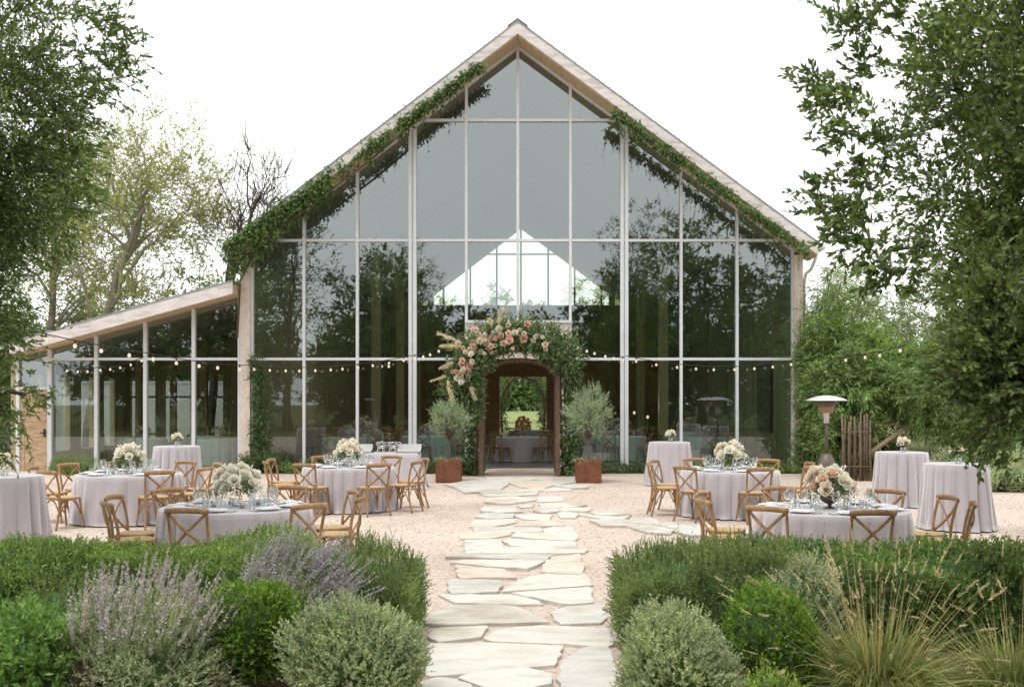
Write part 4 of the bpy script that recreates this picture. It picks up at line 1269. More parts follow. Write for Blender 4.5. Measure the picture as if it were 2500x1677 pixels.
for x, lb in ((-3.06, 'left'), (-2.80, 'right')):
    c = thing('drink_dispenser', 'clear glass dispenser bowl on a white wire stand, %s of the pair on the buffet' % lb, 'dispenser', (x, 23.25, .764), 'glass dispensers on the buffet')
    mb = MB()
    for a in range(4):
        t = a*PI/2+.6; mb.tube([(x+.10*math.cos(t), 23.25+.10*math.sin(t), .765), (x+.07*math.cos(t), 23.25+.07*math.sin(t), .86)], .008, 5)
    mb.lathe([(.075,.09),(.085,.095),(.075,.10)], 16, (x, 23.25, .764)); mb.build('stand', M['china'], c)
    mb = MB(); mb.lathe([(.05,.10),(.10,.13),(.115,.18),(.10,.23),(.09,.235)], 18, (x, 23.25, .764)); mb.build('bowl', M['stemglass'], c)
    mb = MB(); mb.tube([(x+.11, 23.25, .90), (x+.16, 23.24, .93), (x+.16, 23.24, .98), (x+.11, 23.25, .985)], .008, 5); mb.build('handle', M['china'], c)

# ------------------------------------------------------------------ tables and chairs inside
def goose(loc, label, group, n=7):
    arrangement(label, loc, n, .17, .24, .11, ['rosewhite','rosecream'], 'jar', 1.2, group, M['lf_garland'], 60, 3)
INT = [(-5.2,32.2,'seafoam table inside the barn near the left front pane'), (-3.0,33.6,'seafoam table inside the barn behind the buffet'), (-5.3,37.0,'second row table inside the barn at left'), (-2.6,38.6,'second row table inside the barn left of the aisle'),
       (3.0,33.4,'seafoam table inside the barn right of the door'), (5.3,32.3,'seafoam table inside the barn behind the right front pane'), (5.4,37.2,'second row table inside the barn at right'), (2.7,38.8,'second row table inside the barn right of the aisle')]
SHORT = ['front left barn table', 'barn table past the buffet', 'back left barn table', 'left aisle barn table', 'right door barn table', 'front right barn table', 'back right barn table', 'right aisle barn table']
SHORT2 = ['left lean-to table', 'lean-to table by the inner wall', 'back lean-to table']
for i, (x, y, lb) in enumerate(INT):
    make_table('round_table', lb, (x, y, .03), .76, .735, .03, 16, .03, 80+i, 'tables inside the barn', M['clothin'])
    for k, a in enumerate((-112, -48, 15, 165, 75) if i % 2 == 0 else (-90, -20, 40, 200, 130)):
        f = math.radians(a); put_simple(x+1.04*math.cos(f), y+1.04*math.sin(f), a+180, 'dim chair of the %s, %s' % (SHORT[i], side_words(a)), 'chairs inside the barn')
    goose((x, y, .765), 'pale flower centrepiece on the ' + lb, 'centrepieces inside the barn')
make_table('round_table', 'round grey-clothed table standing in the barn doorway', (-.08, 33.0, .03), .76, .735, .03, 18, .03, 99, 'tables inside the barn')
for a, w in ((-124, 'front left, its back to the door'), (-56, 'front right, its back to the door'), (168, 'left'), (12, 'right'), (130, 'back left'), (50, 'back right')):
    f = math.radians(a); put_chair(-.08+1.06*math.cos(f), 33.0+1.06*math.sin(f), a+180, 'cross-back chair at the table in the barn doorway, ' + w, 'chairs at the doorway table').location.z = .03
arrangement('burnt orange flower centrepiece on the table in the barn doorway', (-.02, 33.0, .765), 64, .22, .40, .095, ['roseorange','roseorange','roseorange','rosepeach'], 'jar', 1.6, None, M['lf_garland'], 170, 0)
for k in range(6):
    a = k*PI/3+.3; votive((-.08+.42*math.cos(a), 33+.42*math.sin(a), .765), 'small candle on the table in the barn doorway', 'candles on the doorway table')
make_table('round_table', 'round table farther in, behind the doorway table', (.2, 40.0, .03), .76, .735, .03, 18, .03, 98, 'tables inside the barn')
for a in (-120, -60, 180, 0):
    f = math.radians(a); put_simple(.2+1.04*math.cos(f), 40+1.04*math.sin(f), a+180, 'dim indoor chair of the far aisle table, ' + side_words(a), 'chairs inside the barn')
for i, (x, y, lb) in enumerate([(-11.0,31.4,'seafoam table inside the lean-to at left'), (-8.75,31.2,'seafoam table inside the lean-to by the inner wall'), (-10.0,33.6,'table at the back of the lean-to')]):
    make_table('round_table', lb, (x, y, .03), .66, .735, .03, 15, .028, 120+i, 'tables inside the lean-to', M['clothin'])
    for a in ((-90, 180, 20, 95) if i == 0 else (-20, 200, 95) if i == 1 else (180, 0)):
        f = math.radians(a); put_simple(x+.96*math.cos(f), y+.96*math.sin(f), a+180, 'dim chair of the %s, %s' % (SHORT2[i], side_words(a)), 'chairs inside the lean-to')
    goose((x, y, .765), 'leafy pale centrepiece on the ' + lb, 'centrepieces inside the lean-to', 6)
for k, (dx, dy, h) in enumerate([(-.28,-.2,.34), (.12,-.25,.36), (.30,-.05,.30), (-.05,.25,.36)]):
    p = (-8.75+dx, 31.2+dy, .765)
    c = thing('taper_candle', 'tall cream taper candle on the lean-to table by the inner wall', 'candle', p, 'taper candles in the lean-to')
    mb = MB(); mb.lathe([(.03,0),(.012,.02),(.010,.06),(.014,.065)], 10, p); mb.build('holder', M['bronze'], c)
    mb = MB(); mb.lathe([(.010,.06),(.009,h),(.001,h+.01)], 10, p); mb.build('wax', M['wax'], c)
lm = thing('pendant_light', 'small twin pendant light hanging inside the barn at left', 'lamp', (-4.6, 36.0, 3.0))
mb = MB(); mb.tube([(-4.6, 36, 3.05), (-4.6, 36, 8.0)], .01, 4); mb.tube([(-4.75, 36, 3.05), (-4.45, 36, 3.05)], .014, 5); mb.build('cord', M['cable'], lm)
for x in (-4.72, -4.48):
    mb = MB(); mb.lathe([(.0,-.06),(.045,-.03),(.05,.0),(.03,.04),(.0,.05)], 10, (x, 36, 3.0)); mb.build('bulb', M['bulb'], lm)
for k, (x, y) in enumerate([(3.9, 34.2), (4.25, 33.6), (3.6, 35.4)]):
    c = thing('candle_lantern', ('left', 'right', 'rear')[k] + ' small lit candle globe glowing inside the barn at right', 'candle', (x, y, .03), 'candle globes inside the barn')
    mb = MB(); mb.tube([(x, y, .03), (x, y, 1.28+.08*k)], .012, 5); mb.lathe([(.12,0),(.12,.012),(.012,.02)], 12, (x, y, .03)); mb.build('stand', M['black'], c)
    mb = MB(); mb.lathe([(.0,1.26),(.04,1.29),(.045,1.33),(.0,1.38)], 10, (x, y, .03+.06*k)); mb.build('globe', M['bulb'], c)

def lamp_at(name, p, w):
    l = bpy.data.lights.new(name, 'POINT'); l.energy = w; l.color = (1.0, .88, .72); l.shadow_soft_size = .12
    o = bpy.data.objects.new(name, l); COL.objects.link(o); o.location = p
lamp_at('pendant_glow', (-4.6, 36.0, 2.75), 30)
ch = thing('chandelier', 'slender dark chandelier hanging high in the centre of the barn', 'lamp', (-.1, 42.0, 4.6))
mb = MB(); mb.tube([(-.1, 42, 4.7), (-.1, 42, 9.9)], .016, 5); mb.tube([(-.1+.42*math.cos(k*PI/8), 42+.42*math.sin(k*PI/8), 4.72) for k in range(17)], .016, 5); mb.build('frame', M['black'], ch)
mb = MB(); mb.tube([(-.52, 42, 4.72), (-.1, 42, 5.1), (.32, 42, 4.72)], .012, 4); mb.build('arms', M['black'], ch)
for k in range(6):
    a = k*PI/3; p = (-.1+.42*math.cos(a), 42+.42*math.sin(a), 4.74)
    mb = MB(); mb.lathe([(.012,0),(.012,.08),(.028,.10),(.022,.15),(.0,.17)], 8, p); mb.build('bulb', M['bulb'], ch)
lamp_at('chandelier_fill', (-.1, 42, 4.4), 75)  # fill light added at the chandelier to brighten the barn interior
lamp_at('globe_glow', (3.9, 34.2, 1.7), 18)

# ------------------------------------------------------------------ patio heaters
def make_heater(name, label, loc):
    t = thing(name, label, 'heater', loc, 'patio heaters')
    mb = MB(); mb.lathe([(.20,.0),(.20,.40),(.205,.41),(.20,.42),(.195,.52),(.165,.64),(.10,.745),(.04,.785)], 28, loc); bs = mb.build('tank_cover', M['bronze'], t)
    mb = MB(); mb.lathe([(.205,.395),(.209,.40),(.209,.412),(.205,.418)], 28, loc); mb.build('seam_band', M['black'], bs)
    mb = MB(); mb.lathe([(.035,.77),(.035,1.44)], 14, loc); mb.build('pole', M['bronze'], t)
    mb = MB(); mb.lathe([(.055,1.40),(.062,1.42),(.068,1.60),(.10,1.62)], 18, loc); mb.build('valve_housing', M['silver'], t)
    mb = MB(); mb.lathe([(.115,1.615),(.15,1.65),(.155,1.76),(.145,1.77)], 24, loc); bu = mb.build('burner', M['mesh'], t)
    mb = MB(); mb.lathe([(.16,1.765),(.19,1.78),(.19,1.86),(.06,1.87)], 24, loc); mb.build('burner_cap', M['bronze'], bu)
    mb = MB(); mb.lathe([(.425,1.868),(.43,1.872),(.40,1.89),(.30,1.93),(.17,1.965),(.05,1.978),(.0,1.98)], 40, loc, cap=False)
    mb.lathe([(.425,1.868),(.30,1.915),(.0,1.955)], 40, loc, cap=False); mb.build('hood', M['steel'], t)
    return t
make_heater('patio_heater', 'tall patio heater with domed bronze tank and pale hood right of the barn', (6.27, 22.5, .006))
make_heater('patio_heater', 'patio heater behind the garden viewpoint, its hood reflected in the left barn glass', (-9.4, -8.6, .006))
make_heater('patio_heater', 'patio heater out of view, its hood reflected beside the other in the right barn glass', (7.2, 15.0, .006))
# ------------------------------------------------------------------ arbor and garland at the door
ab = thing('garden_arbor', 'weathered wooden arbor with a twig arch framing the barn door', 'arbor', (-.10, 27.2, 0))
AX0, AX1 = -1.05, .83
for x in (AX0, AX1):
    for y in (26.7, 27.9):
        mb = MB(); mb.box(x-.055, x+.055, y-.055, y+.055, .04, 2.5); mb.build('post', M['arbor'], ab, .006)
for y in (26.7, 27.9):
    mb = MB(); pts = []
    for i in range(17):
        a = PI - PI*i/16; pts.append(((AX0+AX1)/2 + (AX1-AX0)/2*math.cos(a), y, 2.40 + .48*math.sin(a)))
    mb.tube(pts, .045, 7); mb.build('arch_rib', M['arbor'], ab)
for x, s in ((AX0-.13, -1), (AX1+.13, 1)):
    mb = MB()
    for k in range(4):
        y = 26.75 + 1.1*k/3; mb.tube([(x+s*.05, y, .05), (x-s*.02, y+.03, 1.2), (x-s*.06, y, 2.5)], .022, 5)
    for z in (.7, 1.5, 2.3): mb.tube([(x, 26.65, z), (x, 27.95, z)], .02, 5)
    mb.build('side_lattice', M['arbor'], ab)
# bundled twigs over the top, thick on the right
n = 420
a = rng.uniform(.02*PI, .98*PI, n); y = rng.uniform(26.55, 28.1, n); rr = rng.uniform(.0, .34, n)
cx = (AX0+AX1)/2
O = np.stack([cx + (1.02+rr)*np.cos(a), y, 2.45 + (.68+rr*1.05)*np.sin(a)], 1)
T = np.stack([np.sin(a), rng.normal(0, .25, n), -np.cos(a)], 1) + rng.normal(size=(n, 3))*.18
T = nrmz(T); L = rng.uniform(.5, 1.0, n)
V, Fc = twig_tubes(O - T*L[:, None]*.3, T, L, .012, .12)
arr_build('twig_thatch', V, Fc, M['arbor'], ab)

gl = thing('floral_garland', 'lush greenery garland with blush roses and pampas plumes over the arbor', 'garland', (-1.2, 26.6, 0))
def arch_pt(u):
    """u 0 = low on the left leg, .45 = left shoulder, 1 = right shoulder"""
    if u < .40: return np.array([-1.32 - .12*math.sin(u/.4*PI), 26.5, 1.45 + (u/.40)*1.25])
    b = PI - (u-.40)/.60*PI*.93
    return np.array([cx + 1.18*math.cos(b), 26.5, 2.68 + .80*math.sin(b)])
def arch_w(u): return .17 + .36*math.sin(min(1, u/.35)*PI/2) - .10*max(0, (u-.65)/.35)
us = rng.random(3600)**.95
C0 = np.array([arch_pt(u) for u in us]); w = np.array([arch_w(u) for u in us])
Dn = sphere_dirs(len(us)); P = C0 + Dn*np.stack([w*1.0, w*.75, w*.80], 1)*rng.uniform(.3, 1.05, (len(us), 1))
ok = ~((np.abs(P[:, 0]-cx) < .98) & (P[:, 2] < 2.44 + .52*np.sqrt(np.clip(1-((P[:, 0]-cx)/1.0)**2, 0, 1))))
P, Dn, us = P[ok], Dn[ok], us[ok]
T = nrmz(Dn*.8 + rng.normal(size=P.shape)*.45 + np.array([0, -.3, -.05])); L = rng.uniform(.14, .32, len(us))
V, Fc = twig_leaves(P, T, L, 8, .085, .038, .9, .25)
# trailing and outward sprays
m = 190
u2 = np.concatenate([rng.uniform(0, .5, 130), rng.uniform(.4, .75, 60)]); C2 = np.array([arch_pt(u) for u in u2])
T2 = nrmz(np.stack([np.where(u2 < .45, -.8, rng.normal(0, .4, m)), rng.uniform(-.6, 0, m), np.where(u2 < .45, rng.uniform(-1, .4, m), .9)], 1) + rng.normal(size=(m, 3))*.25)
L2 = rng.uniform(.45, .85, m)
V2, F2 = twig_leaves(C2, T2, L2, 18, .065, .034, .9, .2, .3, .25, .25)
V, Fc = join([(V, Fc), (V2, F2)])
arr_build('foliage', V, Fc, M['lf_garland'], gl)
V, Fc = join([twig_tubes(P, T, L, .003), twig_tubes(C2, T2, L2, .004, .25)]); arr_build('stems', V, Fc, M['gstem'], gl)
Yg = 26.05
RP = [(870,295,.9),(905,330,1.0),(945,345,1.0),(915,375,1.3),(940,370,1.1),(868,390,1.1),(870,415,1.2),(800,425,.8),(845,435,.8),(815,455,.8),(880,447,1.1),(855,470,1.1),(925,455,1.0),(970,385,1.2),(965,400,1.1),(1005,350,1.1),(985,365,.9),(1050,295,1.3),(1065,340,1.1),(1030,360,.9),(1080,395,1.2),(1115,325,1.2),(1120,375,1.4),(1160,318,1.1),(1220,360,1.4),(1225,325,.9),(1290,375,.9),(1245,258,1.2),(1305,345,.8),(1372,400,1.1),(1373,435,.8),(1355,350,.7),(995,415,1.0),(975,425,.9),(1025,410,.8),(1003,458,.8),(950,465,.7),(1115,265,.9),(1010,320,.8),(955,335,1.1),
      (795,515,1.1),(790,540,1.1),(865,520,1.1),(860,460,.8),(840,555,1.3),(820,580,1.5),(850,560,1.0),(800,575,1.0),(727,592,.8),(750,590,.8),(778,612,1.3),(838,625,1.0),(755,638,1.0),(790,650,1.2),(785,665,.9),(768,395,1.2),(760,410,1.0),(885,300,1.0),(1125,360,1.0),(1145,430,.6),(1195,300,.7)]
for i, (zx, zy, s) in enumerate(RP):
    p = at(850 + zx/2.851, 700 + zy/2.851, Yg + random.uniform(-.06, .10))
    k = random.choice(['rosepeach','rosepeach','rosecream','rosecream','rosewhite','rosepink']) if zy > 290 else 'rosepeach'
    if (zx, zy) in ((840,555),(820,580),(850,560),(1120,375),(1245,258),(880,447),(868,390)): k = 'rosepink'
    rose(k, gl, p, (random.gauss(0, .35), -1, random.gauss(.15, .3)), .125*s)
def plume(parent, a, b, w):
    a, b = np.array(a), np.array(b); Lp = np.linalg.norm(b-a); T0 = (b-a)/Lp
    m = 90; t = rng.random(m)
    O = a + T0*(t*Lp*.85)[:, None]
    T = nrmz(T0 + rng.normal(size=(m, 3))*.30); L = w*rng.uniform(.9, 1.9, m)*(1.1-.6*t)
    V, Fc = twig_leaves(O, T, L, 9, .05, .012, .45, .1)
    arr_build('pampas_plume', V, Fc, M['pampas'], parent)
def zp(zx, zy, Y=Yg): return at(850+zx/2.851, 700+zy/2.851, Y)
for a_, b_, w in (((1040,270),(1072,150),.14), ((1000,285),(985,232),.09), ((770,380),(615,322),.12), ((760,410),(645,412),.11), ((740,520),(640,572),.10), ((720,700),(725,850),.12), ((690,640),(712,760),.09), ((845,680),(885,785),.10), ((690,620),(565,660),.05)):
    plume(gl, zp(*a_), zp(*b_), w)

# vine on the right leg of the arbor and ivy at its feet
def cloud(box_pts, spread, n):
    P = []
    segs = list(zip(box_pts[:-1], box_pts[1:])); ln = np.array([np.linalg.norm(np.array(b)-np.array(a)) for a, b in segs]); ln /= ln.sum()
    k = rng.choice(len(segs), n, p=ln); t = rng.random(n)
    A = np.array([s[0] for s in segs], float)[k]; Bb = np.array([s[1] for s in segs], float)[k]
    D = sphere_dirs(n)
    return A + (Bb-A)*t[:, None] + D*np.array(spread)*rng.uniform(.3, 1, (n, 1)), D
P, D = cloud([(1.05,27.0,.1),(1.15,27.0,1.2),(1.2,26.9,2.3),(1.05,26.8,3.0)], (.20,.35,.12), 760)
surface_vine('climbing_vine', 'dense leafy vine climbing the right leg of the arbor', P, D+np.array([.2,-.5,0]), M['lf_ivy'], .22, 7, .085, .055, [([(1.0,27.2,0),(1.05,27.1,1.2),(1.0,27,2.6)], .02)], loc=(1.05,27,0))
P, D = cloud([(.4,26.7,3.3),(1.0,26.75,2.9),(1.15,26.8,2.4)], (.16,.35,.14), 260)
surface_vine('climbing_vine', 'trailing green vine over the right shoulder of the arbor', P, D+np.array([.2,-.5,0]), M['lf_garland'], .25, 8, .07, .034, [([(1.0,27.0,2.0),(1.0,27,2.8),(.5,26.9,3.3)], .018)], loc=(1.0,27,0))
P, D = cloud([(-1.3,27.3,.1),(-1.28,27.3,1.0),(-1.25,27,1.7)], (.16,.3,.12), 420)
surface_vine('climbing_vine', 'thin vine climbing the left leg of the arbor below the garland', P, D+np.array([-.2,-.5,0]), M['lf_ivy'], .2, 7, .075, .045, [([(-1.2,27.2,0),(-1.28,27.1,1.0),(-1.2,27,2.2)], .02)], loc=(-1.2,27.2,0))
# ---- vines hanging from the roof edge
def roof_vine(name, label, xa, za, xb, zb, n, wfun, gap, stems):
    t = rng.random(int(n*2.2)); keep = rng.random(len(t)) < np.array([gap(q) for q in t]); t = t[keep][:n]
    w = np.array([wfun(q) for q in t]); m = len(t)
    x = xa + (xb-xa)*t + rng.normal(0, .05, m); z0 = za + (zb-za)*t
    z = z0 - .36 + w*rng.uniform(-.85, 1, m)*np.where(rng.random(m) < .5, 1, .5)*np.where(t < .2, 1, .75)
    z = np.minimum(z, z0 - .05)
    y = 27.86 - rng.uniform(0, .12, m) + np.where(z < z0-.42, rng.uniform(-.05, .75, m), 0)
    P = np.stack([x, y, z], 1); N = np.tile(np.array([0, -.8, -.1]), (m, 1)) + rng.normal(size=(m, 3))*.4
    surface_vine(name, label, P, N, M['lf_vine'], .22, 7, .10, .058, stems, loc=(xa, 27.9, za), strands=36)
roof_vine('climbing_vine', 'thick green vine growing up the left roof edge of the barn', -7.62, 5.9, -1.1, 10.85, 1900, lambda q: .70*(1-q)**1.9+.12, lambda q: (1 if q < .40 else .22 if q < .54 else .6 if q < .64 else .12 if q < .69 else .8) * (1.2-.65*q),
          [([(-7.5,28.4,0+3.5),(-7.4,28.3,5.0),(-6.8,27.9,5.9),(-4,27.9,8.0),(-1.2,27.9,10.4)], .03)])
roof_vine('climbing_vine', 'green vine hanging along the right roof edge of the barn', 7.3, 6.05, 2.3, 9.6, 640, lambda q: .12+.15*q**1.8, lambda q: (.35 if q < .12 else .75 if q < .3 else .5 if q < .4 else .9),
          [([(7.3,27.9,5.6),(4.5,27.9,7.6),(2.2,27.9,9.3)], .02)])
m = 60; P = np.stack([rng.uniform(-3.3,-3.0,m), np.full(m, 28.55), rng.uniform(8.2, 9.3, m)], 1)
# ivy on the corner posts, inside and outside
P, D = cloud([(-7.0,28.55,.1),(-6.95,28.55,1.2),(-6.98,28.6,2.3),(-7.05,28.6,3.0)], (.17,.08,.1), 620)
surface_vine('climbing_ivy', 'dark ivy strand climbing beside the left corner post of the barn', P, D+np.array([0,-.6,.3]), M['lf_ivy'], .18, 7, .07, .045, [([(-7.0,28.55,0),(-6.95,28.55,1.5),(-7.02,28.6,3.0)], .014)], loc=(-7.0,28.5,0))
P, D = cloud([(7.25,28.4,.1),(7.35,28.4,1.4),(7.3,28.4,3.6)], (.22,.15,.1), 700)
surface_vine('climbing_ivy', 'leafy vine climbing the right corner post of the barn', P, D+np.array([0,-.6,.2]), M['lf_sumac'], .3, 9, .10, .03, [([(7.25,28.5,0),(7.3,28.5,2),(7.25,28.5,4)], .014)], loc=(7.25,28.4,0))

# ------------------------------------------------------------------ string lights
def string_light(label, pts, sag, n, size=1.0, skip=0):
    t = thing('string_light', label, 'string lights', pts[0], 'string lights')
    line = []
    for i in range(len(pts)-1):
        a, b = Vector(pts[i]), Vector(pts[i+1])
        for s in range(13):
            u = s/12
            if s == 12 and i < len(pts)-2: continue
            line.append(a.lerp(b, u) - Vector((0,0,sag[i]*4*u*(1-u))))
    mb = MB(); mb.tube(line, .011, 5); mb.build('cable', M['cable'], t)
    cum = [0]
    for a, b in zip(line, line[1:]): cum.append(cum[-1] + (b-a).length)
    for k in range(n):
        d = cum[-1]*(k+.6+random.uniform(-.12,.12))/n
        j = max(i for i in range(len(cum)-1) if cum[i] <= d); u = (d-cum[j])/(cum[j+1]-cum[j])
        p = line[j].lerp(line[j+1], u); s = size
        mb = MB(); mb.lathe([(.022*s,-.075*s),(.022*s,-.01)], 8, p); so = mb.build('socket', M['cable'], t)
        mb = MB(); mb.lathe([(.0,-.185*s),(.03*s,-.175*s),(.045*s,-.145*s),(.043*s,-.12*s),(.022*s,-.078*s)], 12, p, cap=False); mb.build('bulb', M['bulb'], t)
W_ = lambda px, py, Y=28.35: at(px*1.0693, py*1.0693, Y)
string_light('string lights running from the left tree across the lean-to to the barn corner post', [W_(60,752,20), W_(330,805,24.0), W_(563,834,28.4)], [.03,.05], 9, .85)
string_light('string lights in front of the lean-to glass, the lower of two rows', [W_(140,838), W_(230,838), W_(330,814)], [.04,.06], 8, .62)
string_light('string lights along the barn front between left corner post and arbor', [W_(563,834), W_(938,812), W_(1010,790,27.2)], [.16,.04], 15, .68)
string_light('string lights from the arbor to the right double mullion of the barn', [W_(1305,782,27.2), W_(1428,816)], [.03], 6, .68)
string_light('string lights along the barn front from the right double mullion to the corner', [W_(1428,812), W_(1822,822)], [.22], 9, .68)
string_light('string lights from the right barn corner over the shrubs to the right tree', [W_(1822,822), W_(1960,808,25), W_(2070,786,22)], [.05,.04], 6, .68)

# ------------------------------------------------------------------ potted olive trees
def potted(label, x, y, hgt, wid, seed):
    t = thing('potted_olive', label, 'potted tree', (x, y, .012), 'potted olives beside the door')
    mb = MB(); w = .285
    mb.box(x-w, x+w, y-w, y-w+.02, .02, .545); mb.box(x-w, x+w, y+w-.02, y+w, .02, .545); mb.box(x-w, x-w+.02, y-w+.02, y+w-.02, .02, .545); mb.box(x+w-.02, x+w, y-w+.02, y+w-.02, .02, .545)
    pl = mb.build('planter_box', M['corten'], t, .004)
    mb = MB(); mb.box(x-w+.021, x+w-.021, y-w+.021, y+w-.021, .03, .50); mb.build('soil', M['mulch'], pl)
    c = np.array([x+.02, y, (hgt+1.0)/2+.05]); rz_ = (hgt-.85)/2
    mb = MB(); tp = spline([(x,y,.48),(x+.02,y,.75),(x-.01,y,1.0),(x+.03,y,c[2]+.1)]); mb.tube(tp, [.022-.0008*i for i in range(len(tp))], 7)
    m = 60; D = sphere_dirs(m); Q = c + D*np.array([wid*.42, wid*.42, rz_*.8])*rng.uniform(.4, 1, (m,1))
    for q in Q:
        mb.tube([(x, y, .95), tuple((np.array([x,y,1.0])+q)/2+np.array([0,0,.05])), tuple(q)], [.006,.004,.002], 4)
    mb.build('trunk', M['bark'], t)
    idx = np.repeat(np.arange(m), 12)
    T = nrmz(D[idx]*.6 + rng.normal(size=(len(idx),3))*.5 + np.array([0,0,.75])); L = rng.uniform(.12, .30, len(idx))*wid
    V, Fc = twig_leaves(Q[idx]+rng.normal(size=(len(idx),3))*.04, T, L, 14, .068, .018, .7, .0)
    arr_build('crown', V, Fc, M['lf_olive'], t)
    g = 260; a = rng.uniform(0, 2*PI, g); rr = .27*np.sqrt(rng.random(g))
    Bp = np.stack([x+rr*np.cos(a)*1.05, y+rr*np.sin(a)*1.05, np.full(g, .50)], 1)
    Dd = nrmz(np.stack([np.cos(a)*.9, np.sin(a)*.9, np.full(g, .8)], 1)+rng.normal(size=(g,3))*.3)
    V, Fc = blades(Bp, Dd, rng.uniform(.14,.26,g), np.full(g,.010), rng.uniform(.3,.9,g))
    arr_build('grass_tuft', V, Fc, M['lf_olive'], t)
potted('small olive tree in a rusty square planter left of the barn door', -1.72, 24.9, 1.72, .95, 1)
potted('fuller olive tree in a rusty square planter right of the barn door', 1.47, 24.8, 2.0, 1.15, 2)

# ------------------------------------------------------------------ foreground beds
hedge_run('hedge', 'long clipped leafy green hedge before the left tables', -6.2, -1.75, 8.15, 9.35, .69, M['lf_hedge'], 6200, .14, 14, .042, .017, .5, .8, .5, 3, droop=-.05)
hedge_run('rosemary_hedge', 'dark rosemary hedge end beside the path on the left', -1.95, -.84, 7.95, 9.1, .69, M['lf_rosemary'], 2700, .19, 34, .030, .009, .9, .6, .42, 4, taper_end=1, droop=-.1)
hedge_run('rosemary_hedge', 'woody rosemary hedge end beside the path on the right', .74, 2.15, 7.85, 9.15, .70, M['lf_rosemary'], 2900, .19, 34, .030, .009, .8, .6, .46, 5, taper_end=-1, droop=-.1)
hedge_run('hedge', 'long clipped glossy hedge before the right tables', 1.95, 6.2, 8.1, 9.3, .66, M['lf_hedge2'], 6000, .14, 13, .042, .020, .5, .85, .5, 6, droop=-.05)
bush('germander_bush', 'rounded silvery germander bush beside the path at lower left', (-1.01, 6.75, .30), (.42, .42, .38), M['lf_germander'], 2500, .12, 16, .024, .015, .7, .3, .9, 'germander bushes flanking the path', 'shrub', .22, .74, long=(.06, 1.5))
bush('germander_bush', 'rounded silvery germander bush beside the path at lower right', (.90, 6.62, .27), (.41, .44, .40), M['lf_germander'], 2500, .12, 16, .024, .015, .7, .3, .9, 'germander bushes flanking the path', 'shrub', .22, .74, long=(.06, 1.5))
bush('boxwood_ball', 'dark clipped boxwood ball between lavender and germander on the left', (-1.72, 6.95, .43), (.285, .28, .345), M['lf_box'], 2000, .08, 12, .024, .015, .4, .3, .8, 'boxwood balls', 'shrub', .10, .82)
bush('boxwood_ball', 'bright boxwood bush behind the right germander beside the tall grass', (1.62, 6.9, .36), (.29, .29, .38), M['lf_box'], 2000, .09, 12, .024, .015, .7, .28, .8, 'boxwood balls', 'shrub', .14, .80)
bush('broadleaf_plant', 'leafy bright green plant at the lower left picture corner', (-2.98, 6.6, .22), (.46, .45, .40), M['lf_mint'], 900, .20, 11, .066, .028, .7, .5, .9, None, 'plant', .2, .70, droop=.25)
bush('flowering_weed', 'tall pale budded plant at the left edge before the hedge', (-3.15, 7.35, .34), (.42, .3, .42), M['lf_hedge2'], 420, .26, 14, .030, .014, 1.2, .4, .8, None, 'plant', .2, .70)
bush('lime_shrub', 'yellow green young shrub at the bottom edge by the tall grass', (1.38, 6.05, .12), (.20, .2, .24), M['lf_lime'], 420, .13, 12, .028, .015, 1.0, .35, .8, None, 'shrub', .2, .72)
bush('sage_plant', 'pale sage plant between boxwood and hedge on the right', (1.98, 7.7, .40), (.26, .2, .40), M['lf_artemisia'], 620, .16, 15, .026, .013, 1.1, .3, .8, None, 'shrub', .2, .70)
def lavender(label, c, r, nsprig, spikes, lean, mat2, spike_len=.24, region=None):
    t = bush('lavender_bush', label, c, r, M['lf_artemisia'], nsprig, .17, 20, .030, .010, .7, .42, .75, 'lavender bushes', 'shrub', .26, .66)
    m = spikes; D = sphere_dirs(m*5)
    if region: D = D[[region(d) for d in D]]
    D = D[:m]; m = len(D)
    P = np.array(c) + D*np.array(r)*.92
    T = nrmz(D*.35 + np.array(lean) + rng.normal(size=D.shape)*.16); L = spike_len*rng.uniform(.7, 1.4, m)
    V, Fc = twig_leaves(P + T*(L*.35)[:, None], T, L*.75, 34, .021, .015, 1.1, 0, .1, .3)
    arr_build('flower_spikes', V, Fc, mat2, t)
    V, Fc = twig_tubes(P - T*.05, T, L*1.1+.05, .0022); arr_build('flower_stems', V, Fc, M['gstem'], t)
    return t
lavender('large silver lavender bush with pale purple spikes at lower left', (-2.36, 6.75, .28), (.46, .46, .38), 2300, 200, (.30, -.05, .85), M['lf_spike2'], .24, lambda d: d[2] > .15)
lavender('purple lavender plant leaning right behind the boxwood ball', (-1.66, 7.5, .38), (.36, .22, .36), 520, 210, (.6, -.1, .62), M['lf_spike'], .29, lambda d: d[2] > .05)
# dead stems inside the big lavender
m = 70; P = np.stack([rng.normal(-2.58, .05, m), rng.normal(6.45, .05, m), rng.uniform(.1, .3, m)], 1); T = nrmz(np.stack([rng.normal(0, .25, m), rng.normal(-.2, .2, m), np.ones(m)], 1))
V, Fc = twig_tubes(P, T, rng.uniform(.15, .35, m), .004)
tag(arr_build('dry_stems', V, Fc, M['stick']), 'bundle of dry brown stems showing inside the silver lavender bush', 'stems')
